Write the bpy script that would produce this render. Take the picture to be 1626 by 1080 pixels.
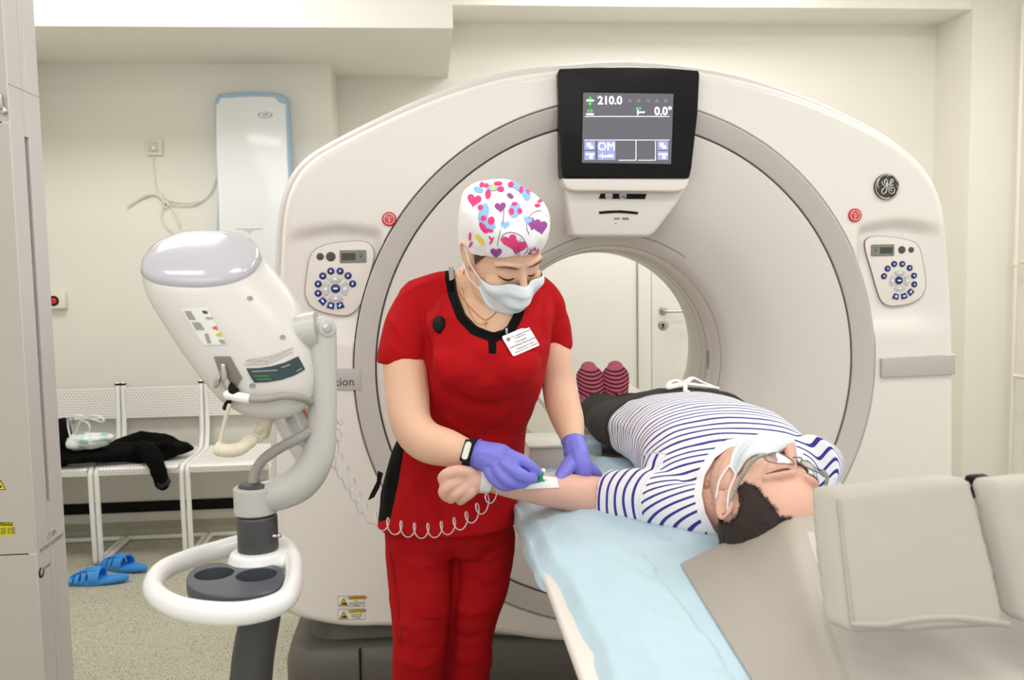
import bpy, bmesh, math, random
import numpy as np
from mathutils import Vector, Matrix, noise
from mathutils.bvhtree import BVHTree
V = Vector
PI = math.pi
random.seed(4)
S = bpy.context.scene
COL = S.collection
for _o in list(bpy.data.objects):
    bpy.data.objects.remove(_o)

# ------------------------------------------------------------------ camera
F = 1450.0                                   # focal length in pixels of the 1626 px wide frame
YAW, PITCH, ROLL = math.radians(5.15), math.radians(4.81), math.radians(1.0)
EYE = V((0, 0, 1.4))
cf = V((math.sin(YAW)*math.cos(PITCH), math.cos(YAW)*math.cos(PITCH), -math.sin(PITCH)))
_r0 = V((math.cos(YAW), -math.sin(YAW), 0)); _u0 = _r0.cross(cf)
cr = math.cos(ROLL)*_r0 - math.sin(ROLL)*_u0
cu = math.cos(ROLL)*_u0 + math.sin(ROLL)*_r0
cam_d = bpy.data.cameras.new('camera'); cam = bpy.data.objects.new('camera', cam_d); COL.objects.link(cam)
cam.matrix_world = Matrix(((cr.x, cu.x, -cf.x, EYE.x), (cr.y, cu.y, -cf.y, EYE.y), (cr.z, cu.z, -cf.z, EYE.z), (0, 0, 0, 1)))
cam_d.sensor_width = 36; cam_d.lens = F/1626*36; cam_d.clip_start = .05
cam_d.dof.use_dof = True; cam_d.dof.focus_distance = 2.15; cam_d.dof.aperture_fstop = 5.6
S.camera = cam
# ------------------------------------------------------------------ world, lights, exposure
w = bpy.data.worlds.new('world'); S.world = w; w.use_nodes = True
w.node_tree.nodes['Background'].inputs[0].default_value = (1.0, .99, .975, 1)
w.node_tree.nodes['Background'].inputs[1].default_value = .80
S.view_settings.view_transform = 'Standard'; S.view_settings.look = 'None'
S.view_settings.exposure = 0.18; S.view_settings.gamma = 1.0; S.view_settings.use_curve_mapping = False
def area(name, loc, rot, sx, sy, power, col=(1, .985, .97)):
    l = bpy.data.lights.new(name, 'AREA'); l.shape = 'RECTANGLE'; l.size = sx; l.size_y = sy
    l.energy = power; l.color = col
    o = bpy.data.objects.new(name, l); COL.objects.link(o); o.location = loc; o.rotation_euler = rot
    return o
LAMPS = [(-1.2, .9, 7), (.9, 1.1, 9), (2.5, 1.6, 12), (-1.3, 3.3, 21), (1.2, 4.3, 15), (2.4, 3.4, 16)]  # the panel behind the scanner is added to brighten the back wall
for i, (x, y, pw) in enumerate(LAMPS):
    area('ceiling_lamp_light', (x, y, 2.985), (0, 0, 0), 1.1, .55, pw)
area('bounce_light', (-.5, -.9, 2.5), (math.radians(52), 0, math.radians(-10)), 2.6, 1.4, 17)

# ------------------------------------------------------------------ helpers
def P(x, y, D): return EYE + D*(cf + (x-813)/F*cr - (y-540)/F*cu)
def _pl(x, y, ax, v):
    d = cf + (x-813)/F*cr - (y-540)/F*cu
    return EYE + d*((v-EYE[ax])/d[ax])
def PX(x, y, v): return _pl(x, y, 0, v)
def PY(x, y, v): return _pl(x, y, 1, v)
def PZ(x, y, v): return _pl(x, y, 2, v)
def pix(p):
    v = p-EYE; D = v.dot(cf)
    return 813+F*v.dot(cr)/D, 540-F*v.dot(cu)/D, D
def lin(c):
    return tuple(((x/255)/12.92 if x/255 <= .04045 else (((x/255)+.055)/1.055)**2.4) for x in c)
_M = {}
def mat(name, rgb, rough=.5, metal=0, noise_amt=0, noise_scale=20, bump=0, bump_scale=200, sss=0, emit=0, coat=0, alpha=1, trans=0, sheen=0, ior=1.45, spec=.5):
    if name in _M: return _M[name]
    m = bpy.data.materials.new(name); m.use_nodes = True; _M[name] = m
    nt = m.node_tree; b = nt.nodes['Principled BSDF']; c = lin(rgb)
    b.inputs['Base Color'].default_value = (*c, 1); b.inputs['Roughness'].default_value = rough
    b.inputs['Metallic'].default_value = metal; b.inputs['IOR'].default_value = ior
    b.inputs['Specular IOR Level'].default_value = spec
    if coat: b.inputs['Coat Weight'].default_value = coat; b.inputs['Coat Roughness'].default_value = .08
    if sheen: b.inputs['Sheen Weight'].default_value = sheen
    if trans: b.inputs['Transmission Weight'].default_value = trans
    if alpha < 1: b.inputs['Alpha'].default_value = alpha
    if sss:
        b.inputs['Subsurface Weight'].default_value = sss
        b.inputs['Subsurface Radius'].default_value = (.012, .005, .003); b.inputs['Subsurface Scale'].default_value = 1.0
    if emit:
        b.inputs['Emission Color'].default_value = (*c, 1); b.inputs['Emission Strength'].default_value = emit
    tc = nt.nodes.new('ShaderNodeTexCoord')
    if noise_amt:
        n = nt.nodes.new('ShaderNodeTexNoise'); n.inputs['Scale'].default_value = noise_scale; n.inputs['Detail'].default_value = 4
        nt.links.new(tc.outputs['Object'], n.inputs['Vector'])
        mx = nt.nodes.new('ShaderNodeMix'); mx.data_type = 'RGBA'
        mx.inputs[6].default_value = (*[x*(1-noise_amt) for x in c], 1); mx.inputs[7].default_value = (*[min(1, x*(1+noise_amt)) for x in c], 1)
        nt.links.new(n.outputs['Fac'], mx.inputs[0]); nt.links.new(mx.outputs[2], b.inputs['Base Color'])
    if bump:
        n2 = nt.nodes.new('ShaderNodeTexNoise'); n2.inputs['Scale'].default_value = bump_scale; n2.inputs['Detail'].default_value = 3
        nt.links.new(tc.outputs['Object'], n2.inputs['Vector'])
        bp = nt.nodes.new('ShaderNodeBump'); bp.inputs['Strength'].default_value = bump; bp.inputs['Distance'].default_value = .002
        nt.links.new(n2.outputs['Fac'], bp.inputs['Height']); nt.links.new(bp.outputs[0], b.inputs['Normal'])
    return m
def attr_ramp(m, attr, stops, colsrc=None):
    """Base colour from a stepped ramp of a float attribute stored on the mesh."""
    nt = m.node_tree; b = nt.nodes['Principled BSDF']
    a = nt.nodes.new('ShaderNodeAttribute'); a.attribute_name = attr
    r = nt.nodes.new('ShaderNodeValToRGB'); r.color_ramp.interpolation = 'CONSTANT'
    els = r.color_ramp.elements
    els[0].position = 0; els[0].color = (*lin(stops[0][1]), 1)
    els[1].position = stops[1][0]; els[1].color = (*lin(stops[1][1]), 1)
    for p, c in stops[2:]:
        e = els.new(p); e.color = (*lin(c), 1)
    nt.links.new(a.outputs['Fac'], r.inputs[0]); nt.links.new(r.outputs[0], b.inputs['Base Color'])
    return m, a, r

WL = {}
def _place(o, me, parent, loc=None):
    if loc is None:
        xs = [v.co for v in me.vertices]
        mn = V((min(v.x for v in xs), min(v.y for v in xs), min(v.z for v in xs))); mx = V((max(v.x for v in xs), max(v.y for v in xs), max(v.z for v in xs)))
        loc = V(((mn.x+mx.x)/2, (mn.y+mx.y)/2, mn.z))
    me.transform(Matrix.Translation(-loc)); WL[o] = loc.copy()
    if parent: o.parent = parent; o.location = loc-WL[parent]
    else: o.location = loc
def tag(o, label=None, cat=None, group=None, kind=None):
    if label: o['label'] = label
    if cat: o['category'] = cat
    if group: o['group'] = group
    if kind: o['kind'] = kind
    return o
def thing(name, label, cat, loc, group=None):
    o = bpy.data.objects.new(name, None); COL.objects.link(o); o.location = loc; WL[o] = V(loc); o.empty_display_size = .05
    return tag(o, label, cat, group)
def _fin(name, me, m, parent, smooth, loc):
    if not me.materials:
        for mm in (m if isinstance(m, (list, tuple)) else [m]): me.materials.append(mm)
    o = bpy.data.objects.new(name, me); COL.objects.link(o)
    if smooth:
        me.shade_smooth()
        if smooth < 180: me.set_sharp_from_angle(angle=math.radians(smooth))
    _place(o, me, parent, loc)
    return o
def mk(name, bm, m, parent=None, smooth=40, loc=None, recalc=True):
    if isinstance(bm, bpy.types.Mesh): me = bm
    else:
        if recalc: bmesh.ops.recalc_face_normals(bm, faces=bm.faces[:])
        me = bpy.data.meshes.new(name); bm.to_mesh(me); bm.free()
    return _fin(name, me, m, parent, smooth, loc)
def nb(): return bmesh.new()
def merge(bm, b2, M=None):
    me = bpy.data.meshes.new('tmp'); b2.to_mesh(me); b2.free()
    if M is not None: me.transform(M)
    bm.from_mesh(me); bpy.data.meshes.remove(me)
def loft(bm, rings, cap=True, closed=True):
    vs = [[bm.verts.new(p) for p in r] for r in rings]
    n = len(rings[0]); m = n if closed else n-1
    for i in range(len(vs)-1):
        for j in range(m):
            bm.faces.new((vs[i][j], vs[i][(j+1) % n], vs[i+1][(j+1) % n], vs[i+1][j]))
    if cap and closed:
        bm.faces.new(vs[0][::-1]); bm.faces.new(vs[-1])
    return vs
def ell(c, a, b, n=24, p=2.0):
    out = []
    for k in range(n):
        t = 2*PI*k/n; x, y = math.cos(t), math.sin(t)
        if p != 2: x = math.copysign(abs(x)**(2/p), x); y = math.copysign(abs(y)**(2/p), y)
        out.append(c + a*x + b*y)
    return out
def cr_spline(pts, sub=6, closed=False):
    n = len(pts); out = []
    rng = range(n if closed else n-1)
    for i in rng:
        if closed: p0, p1, p2, p3 = pts[(i-1) % n], pts[i], pts[(i+1) % n], pts[(i+2) % n]
        else: p0 = pts[max(i-1, 0)]; p1 = pts[i]; p2 = pts[i+1]; p3 = pts[min(i+2, n-1)]
        for k in range(sub):
            t = k/sub
            out.append(.5*((2*p1)+(p2-p0)*t+(2*p0-5*p1+4*p2-p3)*t*t+(3*p1-p0-3*p2+p3)*t**3))
    if not closed: out.append(pts[-1])
    return out
def tube(bm, pts, rad, seg=12, sub=4, round_=True, up=V((0, 0, 1)), closed=False, flat=False):
    """rad: number, list of numbers or of (side, up) pairs"""
    pts = [V(p) for p in pts]
    if not isinstance(rad, (list, tuple)): rad = [rad]*len(pts)
    R = [V((r[0], r[1], 0)) if isinstance(r, (tuple, list)) else V((r, r, 0)) for r in rad]
    if sub > 1:
        cp = cr_spline(pts, sub, closed); cR = cr_spline(R, sub, closed)
    else: cp, cR = pts, R
    n = len(cp); rings = []; side = None
    for i in range(n):
        if closed: t = cp[(i+1) % n]-cp[i-1]
        else: t = cp[min(i+1, n-1)]-cp[max(i-1, 0)]
        t.normalize()
        if side is None:
            side = t.cross(up)
            if side.length < .05: side = t.cross(V((0, 1, .1)))
        side = side - t*side.dot(t); side.normalize(); u = side.cross(t)
        ra, rb = max(cR[i].x, 1e-5), max(cR[i].y, 1e-5)
        if i == 0 and round_ and not closed:
            for k in range(3):
                a = PI/2*(k+.35)/3.35
                rings.append(ell(cp[0]-t*((ra+rb)/2)*math.cos(a), side*ra*math.sin(a), u*rb*math.sin(a), seg))
        rings.append(ell(cp[i], side*ra, u*rb, seg))
        if i == n-1 and round_ and not closed:
            for k in (2, 1, 0):
                a = PI/2*(k+.35)/3.35
                rings.append(ell(cp[-1]+t*((ra+rb)/2)*math.cos(a), side*ra*math.sin(a), u*rb*math.sin(a), seg))
    if closed:
        rings.append(rings[0]); vs = [[bm.verts.new(p) for p in r] for r in rings[:-1]]; vs.append(vs[0])
        for i in range(len(vs)-1):
            for j in range(seg): bm.faces.new((vs[i][j], vs[i][(j+1) % seg], vs[i+1][(j+1) % seg], vs[i+1][j]))
    else: loft(bm, rings)
def box(bm, c, s, bev=0, M=None, seg=2):
    b = nb(); bmesh.ops.create_cube(b, size=1)
    for v in b.verts: v.co = V((v.co.x*s[0], v.co.y*s[1], v.co.z*s[2]))
    if bev: bmesh.ops.bevel(b, geom=b.edges[:], offset=bev, segments=seg, affect='EDGES', profile=.5)
    T = Matrix.Translation(V(c)) @ (M if M is not None else Matrix.Identity(4))
    merge(bm, b, T)
def bb(bm, lo, hi, bev=0, seg=2):
    lo = V(lo); hi = V(hi); box(bm, (lo+hi)/2, hi-lo, bev, seg=seg)
def ball(bm, c, r, M=None, seg=20):
    b = nb(); bmesh.ops.create_uvsphere(b, u_segments=seg, v_segments=seg//2+2, radius=1)
    rr = r if isinstance(r, (tuple, list)) else (r, r, r)
    T = Matrix.Translation(V(c)) @ (M.to_3x3().to_4x4() if M is not None else Matrix.Identity(4)) @ Matrix.Diagonal((*rr, 1))
    merge(bm, b, T)
def prism(bm, pts, off, bev=0):
    """closed polygon (3D, planar) extruded by vector off; front = pts"""
    b = nb()
    f = b.faces.new([b.verts.new(p) for p in pts])
    r = bmesh.ops.extrude_face_region(b, geom=[f])
    for v in [g for g in r['geom'] if isinstance(g, bmesh.types.BMVert)]: v.co += off
    bmesh.ops.recalc_face_normals(b, faces=b.faces[:])
    if bev:
        es = [e for e in b.edges if all(abs((v.co-pts[0]).dot(off.normalized())) < 1e-5 for v in e.verts)]
        bmesh.ops.bevel(b, geom=es, offset=bev, segments=3, affect='EDGES', profile=.5)
    merge(bm, b)
def disc(bm, c, n, r, h, seg=32, bev=0):
    n = n.normalized(); a = n.cross(V((0, 0, 1)))
    if a.length < .1: a = n.cross(V((0, 1, 0)))
    a.normalize(); b = n.cross(a)
    if isinstance(bev, (int, float)) and bev > 0:
        loft(bm, [ell(c-n*h, a*r, b*r, seg), ell(c-n*bev, a*r, b*r, seg), ell(c-n*bev*.3, a*(r-bev*.3), b*(r-bev*.3), seg), ell(c, a*(r-bev), b*(r-bev), seg)])
    else: loft(bm, [ell(c-n*h, a*r, b*r, seg), ell(c, a*r, b*r, seg)])
def rrect(c, a, b, w, h, r, n=5):
    """rounded rectangle points about c with axes a,b"""
    out = []
    for sx, sy, t0 in ((1, 1, 0), (-1, 1, PI/2), (-1, -1, PI), (1, -1, 3*PI/2)):
        for k in range(n+1):
            t = t0+PI/2*k/n
            out.append(c + a*(sx*(w/2-r)+r*math.cos(t)) + b*(sy*(h/2-r)+r*math.sin(t)))
    return out
def remesh(bm, voxel=.006, sm=6, fac=.5):
    me = bpy.data.meshes.new('t'); bmesh.ops.recalc_face_normals(bm, faces=bm.faces[:]); bm.to_mesh(me); bm.free()
    o = bpy.data.objects.new('t', me); COL.objects.link(o)
    r = o.modifiers.new('r', 'REMESH'); r.mode = 'VOXEL'; r.voxel_size = voxel
    if sm:
        s = o.modifiers.new('s', 'SMOOTH'); s.factor = fac; s.iterations = sm
    dg = bpy.context.evaluated_depsgraph_get(); out = bpy.data.meshes.new_from_object(o.evaluated_get(dg))
    bpy.data.objects.remove(o); bpy.data.meshes.remove(me)
    return out
def mod_mesh(me, fn):
    """bake modifiers set by fn(obj) into a new mesh"""
    o = bpy.data.objects.new('t', me); COL.objects.link(o); fn(o)
    dg = bpy.context.evaluated_depsgraph_get(); out = bpy.data.meshes.new_from_object(o.evaluated_get(dg))
    bpy.data.objects.remove(o); return out
def bm2me(bm):
    bmesh.ops.recalc_face_normals(bm, faces=bm.faces[:])
    me = bpy.data.meshes.new('t'); bm.to_mesh(me); bm.free(); return me
def displace(me, fn):
    n = len(me.vertices); nrm = [v.normal.copy() for v in me.vertices]
    for v, k in zip(me.vertices, nrm): v.co += k*fn(v.co, k)
    me.update()
def nz(p, s, seed=0): return noise.noise(V((p.x*s[0]+seed, p.y*s[1]+seed*.7, p.z*s[2]-seed)))
def folds(p, strokes, Dmax=9, Dmin=0):
    """sum of soft cloth folds: (polyline px, width px, height m)"""
    x, y, D = pix(p)
    if D > Dmax or D < Dmin: return 0
    tot = 0
    for pts, wd, amp in strokes:
        best = 1e9; tb = 0; n = len(pts)-1
        for i in range(n):
            x0, y0 = pts[i]; x1, y1 = pts[i+1]; ex, ey = x1-x0, y1-y0
            t = max(0, min(1, ((x-x0)*ex+(y-y0)*ey)/(ex*ex+ey*ey)))
            d = (x-x0-ex*t)**2+(y-y0-ey*t)**2
            if d < best: best = d; tb = (i+t)/n
        if best < 9*wd*wd: tot += amp*math.exp(-best/(wd*wd))*min(1, 4*tb*(1-tb)+.15)
    return tot
def bvh(me): return BVHTree.FromPolygons([v.co.copy() for v in me.vertices], [tuple(p.vertices) for p in me.polygons])
def hit(t, x, y, off=0.0, Dfall=2.0):
    d = (P(x, y, 1)-EYE).normalized(); loc, n, i, ds = t.ray_cast(EYE, d)
    if loc is None: return P(x, y, Dfall), -cf
    if n.dot(d) > 0: n = -n
    return loc+n*off, n
def sd_poly(poly, x, y):
    """signed distance, negative inside"""
    d = 1e9; ins = False; n = len(poly); j = n-1
    for i in range(n):
        xi, yi = poly[i]; xj, yj = poly[j]
        ex, ey = xj-xi, yj-yi; wx, wy = x-xi, y-yi
        t = max(0, min(1, (wx*ex+wy*ey)/(ex*ex+ey*ey+1e-12)))
        dd = (wx-ex*t)**2+(wy-ey*t)**2
        if dd < d: d = dd
        if (yi > y) != (yj > y) and x < (xj-xi)*(y-yi)/(yj-yi)+xi: ins = not ins
        j = i
    d = math.sqrt(d); return -d if ins else d
def cut(me, sdf):
    """remove the part of the mesh where sdf < 0, with a clean edge"""
    bm = nb(); bm.from_mesh(me); bmesh.ops.triangulate(bm, faces=bm.faces[:])
    val = {v: sdf(v.co) for v in bm.verts}; new = []
    for e in list(bm.edges):
        a, b = e.verts; va, vb = val[a], val[b]
        if (va < 0) != (vb < 0):
            t = va/(va-vb); t = min(.98, max(.02, t))
            ne, nv = bmesh.utils.edge_split(e, a, t); val[nv] = 0.0; new.append(nv)
    if new: bmesh.ops.connect_verts(bm, verts=new)
    kill = [f for f in bm.faces if sum(val[v] for v in f.verts)/len(f.verts) < 0]
    bmesh.ops.delete(bm, geom=kill, context='FACES')
    me.clear_geometry(); bm.to_mesh(me); bm.free(); return me
def fattr(me, name, fn):
    a = me.attributes.new(name, 'FLOAT', 'POINT')
    a.data.foreach_set('value', [fn(v.co) for v in me.vertices])
def text(s, c, right, up, size, m, parent=None, name='lettering', align='CENTER', ext=.0004, bold=0, fitw=None):
    cu_ = bpy.data.curves.new('t', 'FONT'); cu_.body = s; cu_.size = size; cu_.align_x = align; cu_.align_y = 'CENTER'; cu_.extrude = ext/2
    cu_.resolution_u = 3; cu_.offset = bold
    o = bpy.data.objects.new('t', cu_); COL.objects.link(o)
    dg = bpy.context.evaluated_depsgraph_get(); me = bpy.data.meshes.new_from_object(o.evaluated_get(dg)); bpy.data.objects.remove(o)
    r = right.normalized(); n = r.cross(up).normalized(); u = n.cross(r)
    if fitw:
        xs_ = [v.co.x for v in me.vertices]; me.transform(Matrix.Scale(fitw/(max(xs_)-min(xs_)), 4))
    me.transform(Matrix(((r.x, u.x, n.x, c.x), (r.y, u.y, n.y, c.y), (r.z, u.z, n.z, c.z), (0, 0, 0, 1))))
    me.materials.clear()
    return mk(name, me, m, parent, smooth=0)
XR, ZU, YB = V((1, 0, 0)), V((0, 0, 1)), V((0, 1, 0))
def pY(pxs, Y, sp=0):
    pts = [PY(x, y, Y) for x, y in pxs]
    return cr_spline(pts, sp, True) if sp else pts

# ------------------------------------------------------------------ materials
WHT = (236, 233, 228)
m_wall = mat('wall_paint', (228, 225, 216), .6, noise_amt=.02, noise_scale=3, bump=.15, bump_scale=60)
m_ceil = mat('ceiling_paint', (236, 234, 226), .7, bump=.1, bump_scale=40)
m_gan = mat('scanner_white', (234, 230, 225), .28, coat=.25, bump=.02, bump_scale=400)
m_gan2 = mat('scanner_dish', (222, 217, 212), .35, coat=.15)
m_seam = mat('seam_dark', (128, 122, 119), .6)
m_ring = mat('silver_ring', (208, 203, 200), .38, metal=.2)
m_badge = mat('badge_silver', (196, 193, 192), .35, metal=.35)
m_black = mat('black_gloss', (13, 12, 12), .38, coat=.08, spec=.2)
m_blk = mat('black_matt', (15, 15, 15), .6, spec=.2)
m_base = mat('base_dark', (98, 94, 90), .42, bump=.1, bump_scale=300)
m_scr = mat('display_screen', (80, 80, 87), .25, emit=.85)
m_scrw = mat('display_white', (240, 243, 255), .4, emit=.9)
m_scrg = mat('display_green', (60, 190, 70), .4, emit=.8)
m_scrb = mat('display_tile', (135, 140, 190), .4, emit=.7)
m_scrd = mat('display_dim', (105, 105, 112), .4, emit=.7)
m_steel = mat('steel', (190, 186, 180), .28, metal=.9)
m_white = mat('white_plastic', (240, 239, 236), .3, coat=.2)
m_wmet = mat('white_enamel', (238, 236, 232), .3, coat=.2)
# ------------------------------------------------------------------ the room
YBL, YBR, XL, XP, XRW = 4.87, 5.2, -2.0, 2.98, PY(1612, 540, 4.84).x+.06
ZC = 3.0
def struct(name, bm, m, parent=None, **k):
    o = mk(name, bm, m, parent, smooth=0, **k)
    o['kind'] = 'structure'
    return o
def sbox(name, lo, hi, m, parent=None, bev=0):
    b = nb(); bb(b, lo, hi, bev); return struct(name, b, m, parent)
# floor : speckled vinyl
m_floor = mat('speckled_vinyl', (190, 187, 166), .42, noise_amt=.05, noise_scale=2)
nt = m_floor.node_tree; bs = nt.nodes['Principled BSDF']; tc = nt.nodes['Texture Coordinate']
base_link = bs.inputs['Base Color'].links[0].from_socket
prev = base_link
for sc, th, colr in ((150, .36, (70, 70, 56)), (95, .26, (224, 222, 206)), (230, .34, (104, 102, 84))):
    vo = nt.nodes.new('ShaderNodeTexVoronoi'); vo.inputs['Scale'].default_value = sc; vo.inputs['Randomness'].default_value = 1
    nt.links.new(tc.outputs['Object'], vo.inputs['Vector'])
    sep = nt.nodes.new('ShaderNodeSeparateColor'); nt.links.new(vo.outputs['Color'], sep.inputs[0])
    lt = nt.nodes.new('ShaderNodeMath'); lt.operation = 'LESS_THAN'; lt.inputs[1].default_value = .28; nt.links.new(sep.outputs[0], lt.inputs[0])
    l2 = nt.nodes.new('ShaderNodeMath'); l2.operation = 'LESS_THAN'; l2.inputs[1].default_value = th; nt.links.new(vo.outputs['Distance'], l2.inputs[0])
    mu = nt.nodes.new('ShaderNodeMath'); mu.operation = 'MULTIPLY'; nt.links.new(lt.outputs[0], mu.inputs[0]); nt.links.new(l2.outputs[0], mu.inputs[1])
    mx = nt.nodes.new('ShaderNodeMix'); mx.data_type = 'RGBA'; nt.links.new(mu.outputs[0], mx.inputs[0]); nt.links.new(prev, mx.inputs[6])
    mx.inputs[7].default_value = (*lin(colr), 1); prev = mx.outputs[2]
nt.links.new(prev, bs.inputs['Base Color'])
sbox('floor', (XL-.1, -1.6, -.06), (XRW+.1, YBR+.1, 0), m_floor)
sbox('ceiling', (XL-.1, -.2, ZC), (XRW+.1, YBR+.1, ZC+.08), m_ceil)
xs = PY(525, 110, YBL).x
xe = PY(711, 118, YBR).x
zL = PY(300, 102, YBL).z; yL = PZ(400, 43, zL).y
zR = PY(1000, 38, YBR).z; yR = PZ(1000, 10, zR).y
sbox('wall_left', (XL-.1, -.2, 0), (XL, YBR+.1, ZC), m_wall)
sbox('wall_back', (xs, YBR, 0), (XRW+.1, YBR+.1, ZC), m_wall)
sbox('wall_back_left', (XL, YBL, 0), (xs, YBR+.1, ZC), m_wall)
sbox('wall_pillar_right', (XP, 4.84, 0), (XRW, YBR, ZC), m_wall)
sbox('wall_right', (XRW, -.2, 0), (XRW+.1, YBR+.1, ZC), m_wall)
sbox('ceiling_soffit_left', (XL, yL, zL), (xe, YBR, ZC), m_ceil)
sbox('ceiling_soffit_right', (xe, yR, zR), (XRW, YBR, ZC), m_ceil)
# lamps in the ceiling (out of frame, reflected in the glossy covers)
m_diff = mat('lamp_diffuser', (255, 252, 246), .5, emit=2.2)
for i, (x, y, pw) in enumerate(LAMPS):
    t = thing('ceiling_light', 'recessed ceiling light panel above the %s' % ['injector', 'nurse', 'right of the table', 'chairs', 'space behind the scanner, added to brighten it', 'right end of scanner'][i], 'light', (x, y, ZC-.02))
    b = nb(); bb(b, (x-.6, y-.32, ZC-.012), (x+.6, y+.32, ZC+.01)); mk('frame', b, m_white, t, 0)
    b = nb(); bb(b, (x-.56, y-.28, ZC-.0145), (x+.56, y+.28, ZC-.011)); mk('diffuser', b, m_diff, t, 0)
# skirting, dark wall strip
m_skirt = mat('cove_skirting', (176, 172, 150), .5, noise_amt=.05, noise_scale=8)
zs = PY(200, 829, YBL).z; zt = PY(200, 815, YBL).z
b = nb(); prism(b, [V((XL, YBL, 0)), V((XL, YBL-.05, 0)), V((XL, YBL-.02, .012)), V((XL, YBL-.006, .04)), V((XL, YBL-.006, zs)), V((XL, YBL, zs))], V((xs-XL, 0, 0)))
struct('baseboard_back', b, m_skirt)
z1, z2 = PY(200, 812, YBL).z, PY(200, 800, YBL).z
sbox('trim_1', (XL, YBL-.012, z1-.005), (xs, YBL, z2+.01), m_blk)
sbox('baseboard_right', (XP, 4.83, 0), (XRW, 4.84, .1), m_skirt)
# door seen through the bore
dx0, dx1 = PY(1012, 520, YBR).x, PY(1033, 520, YBR).x
D1 = bpy.data.objects.new('door_1', None); COL.objects.link(D1); D1.location = (dx0, YBR-.03, 0); WL[D1] = V((dx0, YBR-.03, 0)); D1['kind'] = 'structure'
m_door = mat('door_white', (232, 230, 224), .35, coat=.1)
b = nb(); bb(b, (dx0, YBR-.035, 0), (dx1-.004, YBR, 2.16), .003); bb(b, (dx1+.86, YBR-.035, 0), (dx1+.93, YBR, 2.16), .003); bb(b, (dx1, YBR-.035, 2.1), (dx1+.855, YBR, 2.16), .003)
mk('door_frame', b, m_door, D1)
b = nb(); bb(b, (dx1, YBR-.028, .01), (dx1+.855, YBR-.002, 2.095), .003); leaf = mk('door_leaf', b, m_door, D1)
b = nb(); bb(b, (dx0-.9, YBR-.012, 0), (dx0-.006, YBR, 2.16), .002); mk('side_panel', b, m_door, D1)
yd = YBR-.03
c = PY(1053, 494, yd); b = nb()
disc(b, c, V((0, -1, 0)), .026, .008, bev=.002); tube(b, [c, c+V((0, -.05, 0)), c+V((.02, -.06, 0)), c+V((.135, -.06, 0))], .009, sub=3)
c2 = PY(1053, 517, yd); disc(b, c2, V((0, -1, 0)), .03, .008, bev=.002)
mk('door_handle', b, m_steel, leaf)
b = nb(); disc(b, c2+V((0, -.002, .004)), V((0, -1, 0)), .008, .004); bb(b, c2+V((-.003, -.004, -.018)), c2+V((.003, 0, .004))); mk('keyhole', b, m_blk, leaf)
# pipes in the right corner
m_pipe = mat('pipe_paint', (226, 221, 206), .4)
b = nb(); px = PY(1614, 400, 4.75)
t = thing('heating_pipe', 'cream painted vertical pipe in the right corner beside the pillar', 'pipe', (px.x, 4.75, 0))
b = nb(); tube(b, [V((px.x, 4.75, .0)), V((px.x, 4.75, zR))], .012, sub=1); mk('riser', b, m_pipe, t)
b = nb(); zz = PY(1614, 416, 4.75).z; tube(b, [V((px.x, 4.75, zz)), V((px.x+.12, 4.75, zz))], .01, sub=1); disc(b, V((px.x, 4.75, zz+.02)), ZU, .017, .04); mk('clamp', b, m_pipe, t)
b = nb(); zz = PY(1606, 597, 4.7).z
tube(b, [V((px.x-.02, 4.7, zz)), V((px.x+.1, 4.7, zz-.02))], .013, sub=1); mk('branch', b, m_pipe, t)

# ------------------------------------------------------------------ CT scanner
YG = 2.84
GC = PY(986, 584, YG); GX, GZ = GC.x, GC.z
R1 = (PY(1400, 584, YG).x-PY(573, 584, YG).x)/2
G = thing('ct_scanner', 'large white ring shaped CT scanner with a black display screen on top', 'scanner', (GX, YG+.4, 0))
out_px = [(452, 972), (443, 930), (438, 850), (437, 700), (440, 560), (444, 420), (451, 330), (468, 282), (490, 256), (516, 238), (600, 195), (700, 152), (800, 122), (887, 110), (998, 103), (1110, 112), (1200, 130), (1300, 163), (1400, 211), (1455, 250), (1487, 290), (1503, 340), (1510, 420), (1516, 520), (1517, 650), (1516, 800), (1512, 930), (1500, 985), (1440, 1010), (1250, 1030), (905, 1022), (780, 1008), (623, 997), (560, 998), (505, 990)]
outl = cr_spline([V((p.x, p.z, 0)) for p in pY(out_px, YG)], 6, True)
def ray_out(th, grow=0):
    """distance from the ring centre to the outline at angle th"""
    dx, dz = math.cos(th), math.sin(th); best = None; n = len(outl)
    for i in range(n):
        a = outl[i]; c_ = outl[(i+1) % n]
        ax, az = a.x-GX, a.y-GZ; ex, ez = c_.x-a.x, c_.y-a.y
        den = dx*ez-dz*ex
        if abs(den) < 1e-9: continue
        t_ = (ax*ez-az*ex)/den; s_ = (ax*dz-az*dx)/den
        if 0 <= s_ <= 1 and t_ > 0: best = t_ if best is None else max(best, t_)
    return best+grow
NA = 420
RO = [ray_out(2*PI*k/NA) for k in range(NA)]
RO = [max(r, R1+.015) for r in RO]
for _ in range(3): RO = [(RO[k-1]+2*RO[k]+RO[(k+1) % NA])/4 for k in range(NA)]
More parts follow.
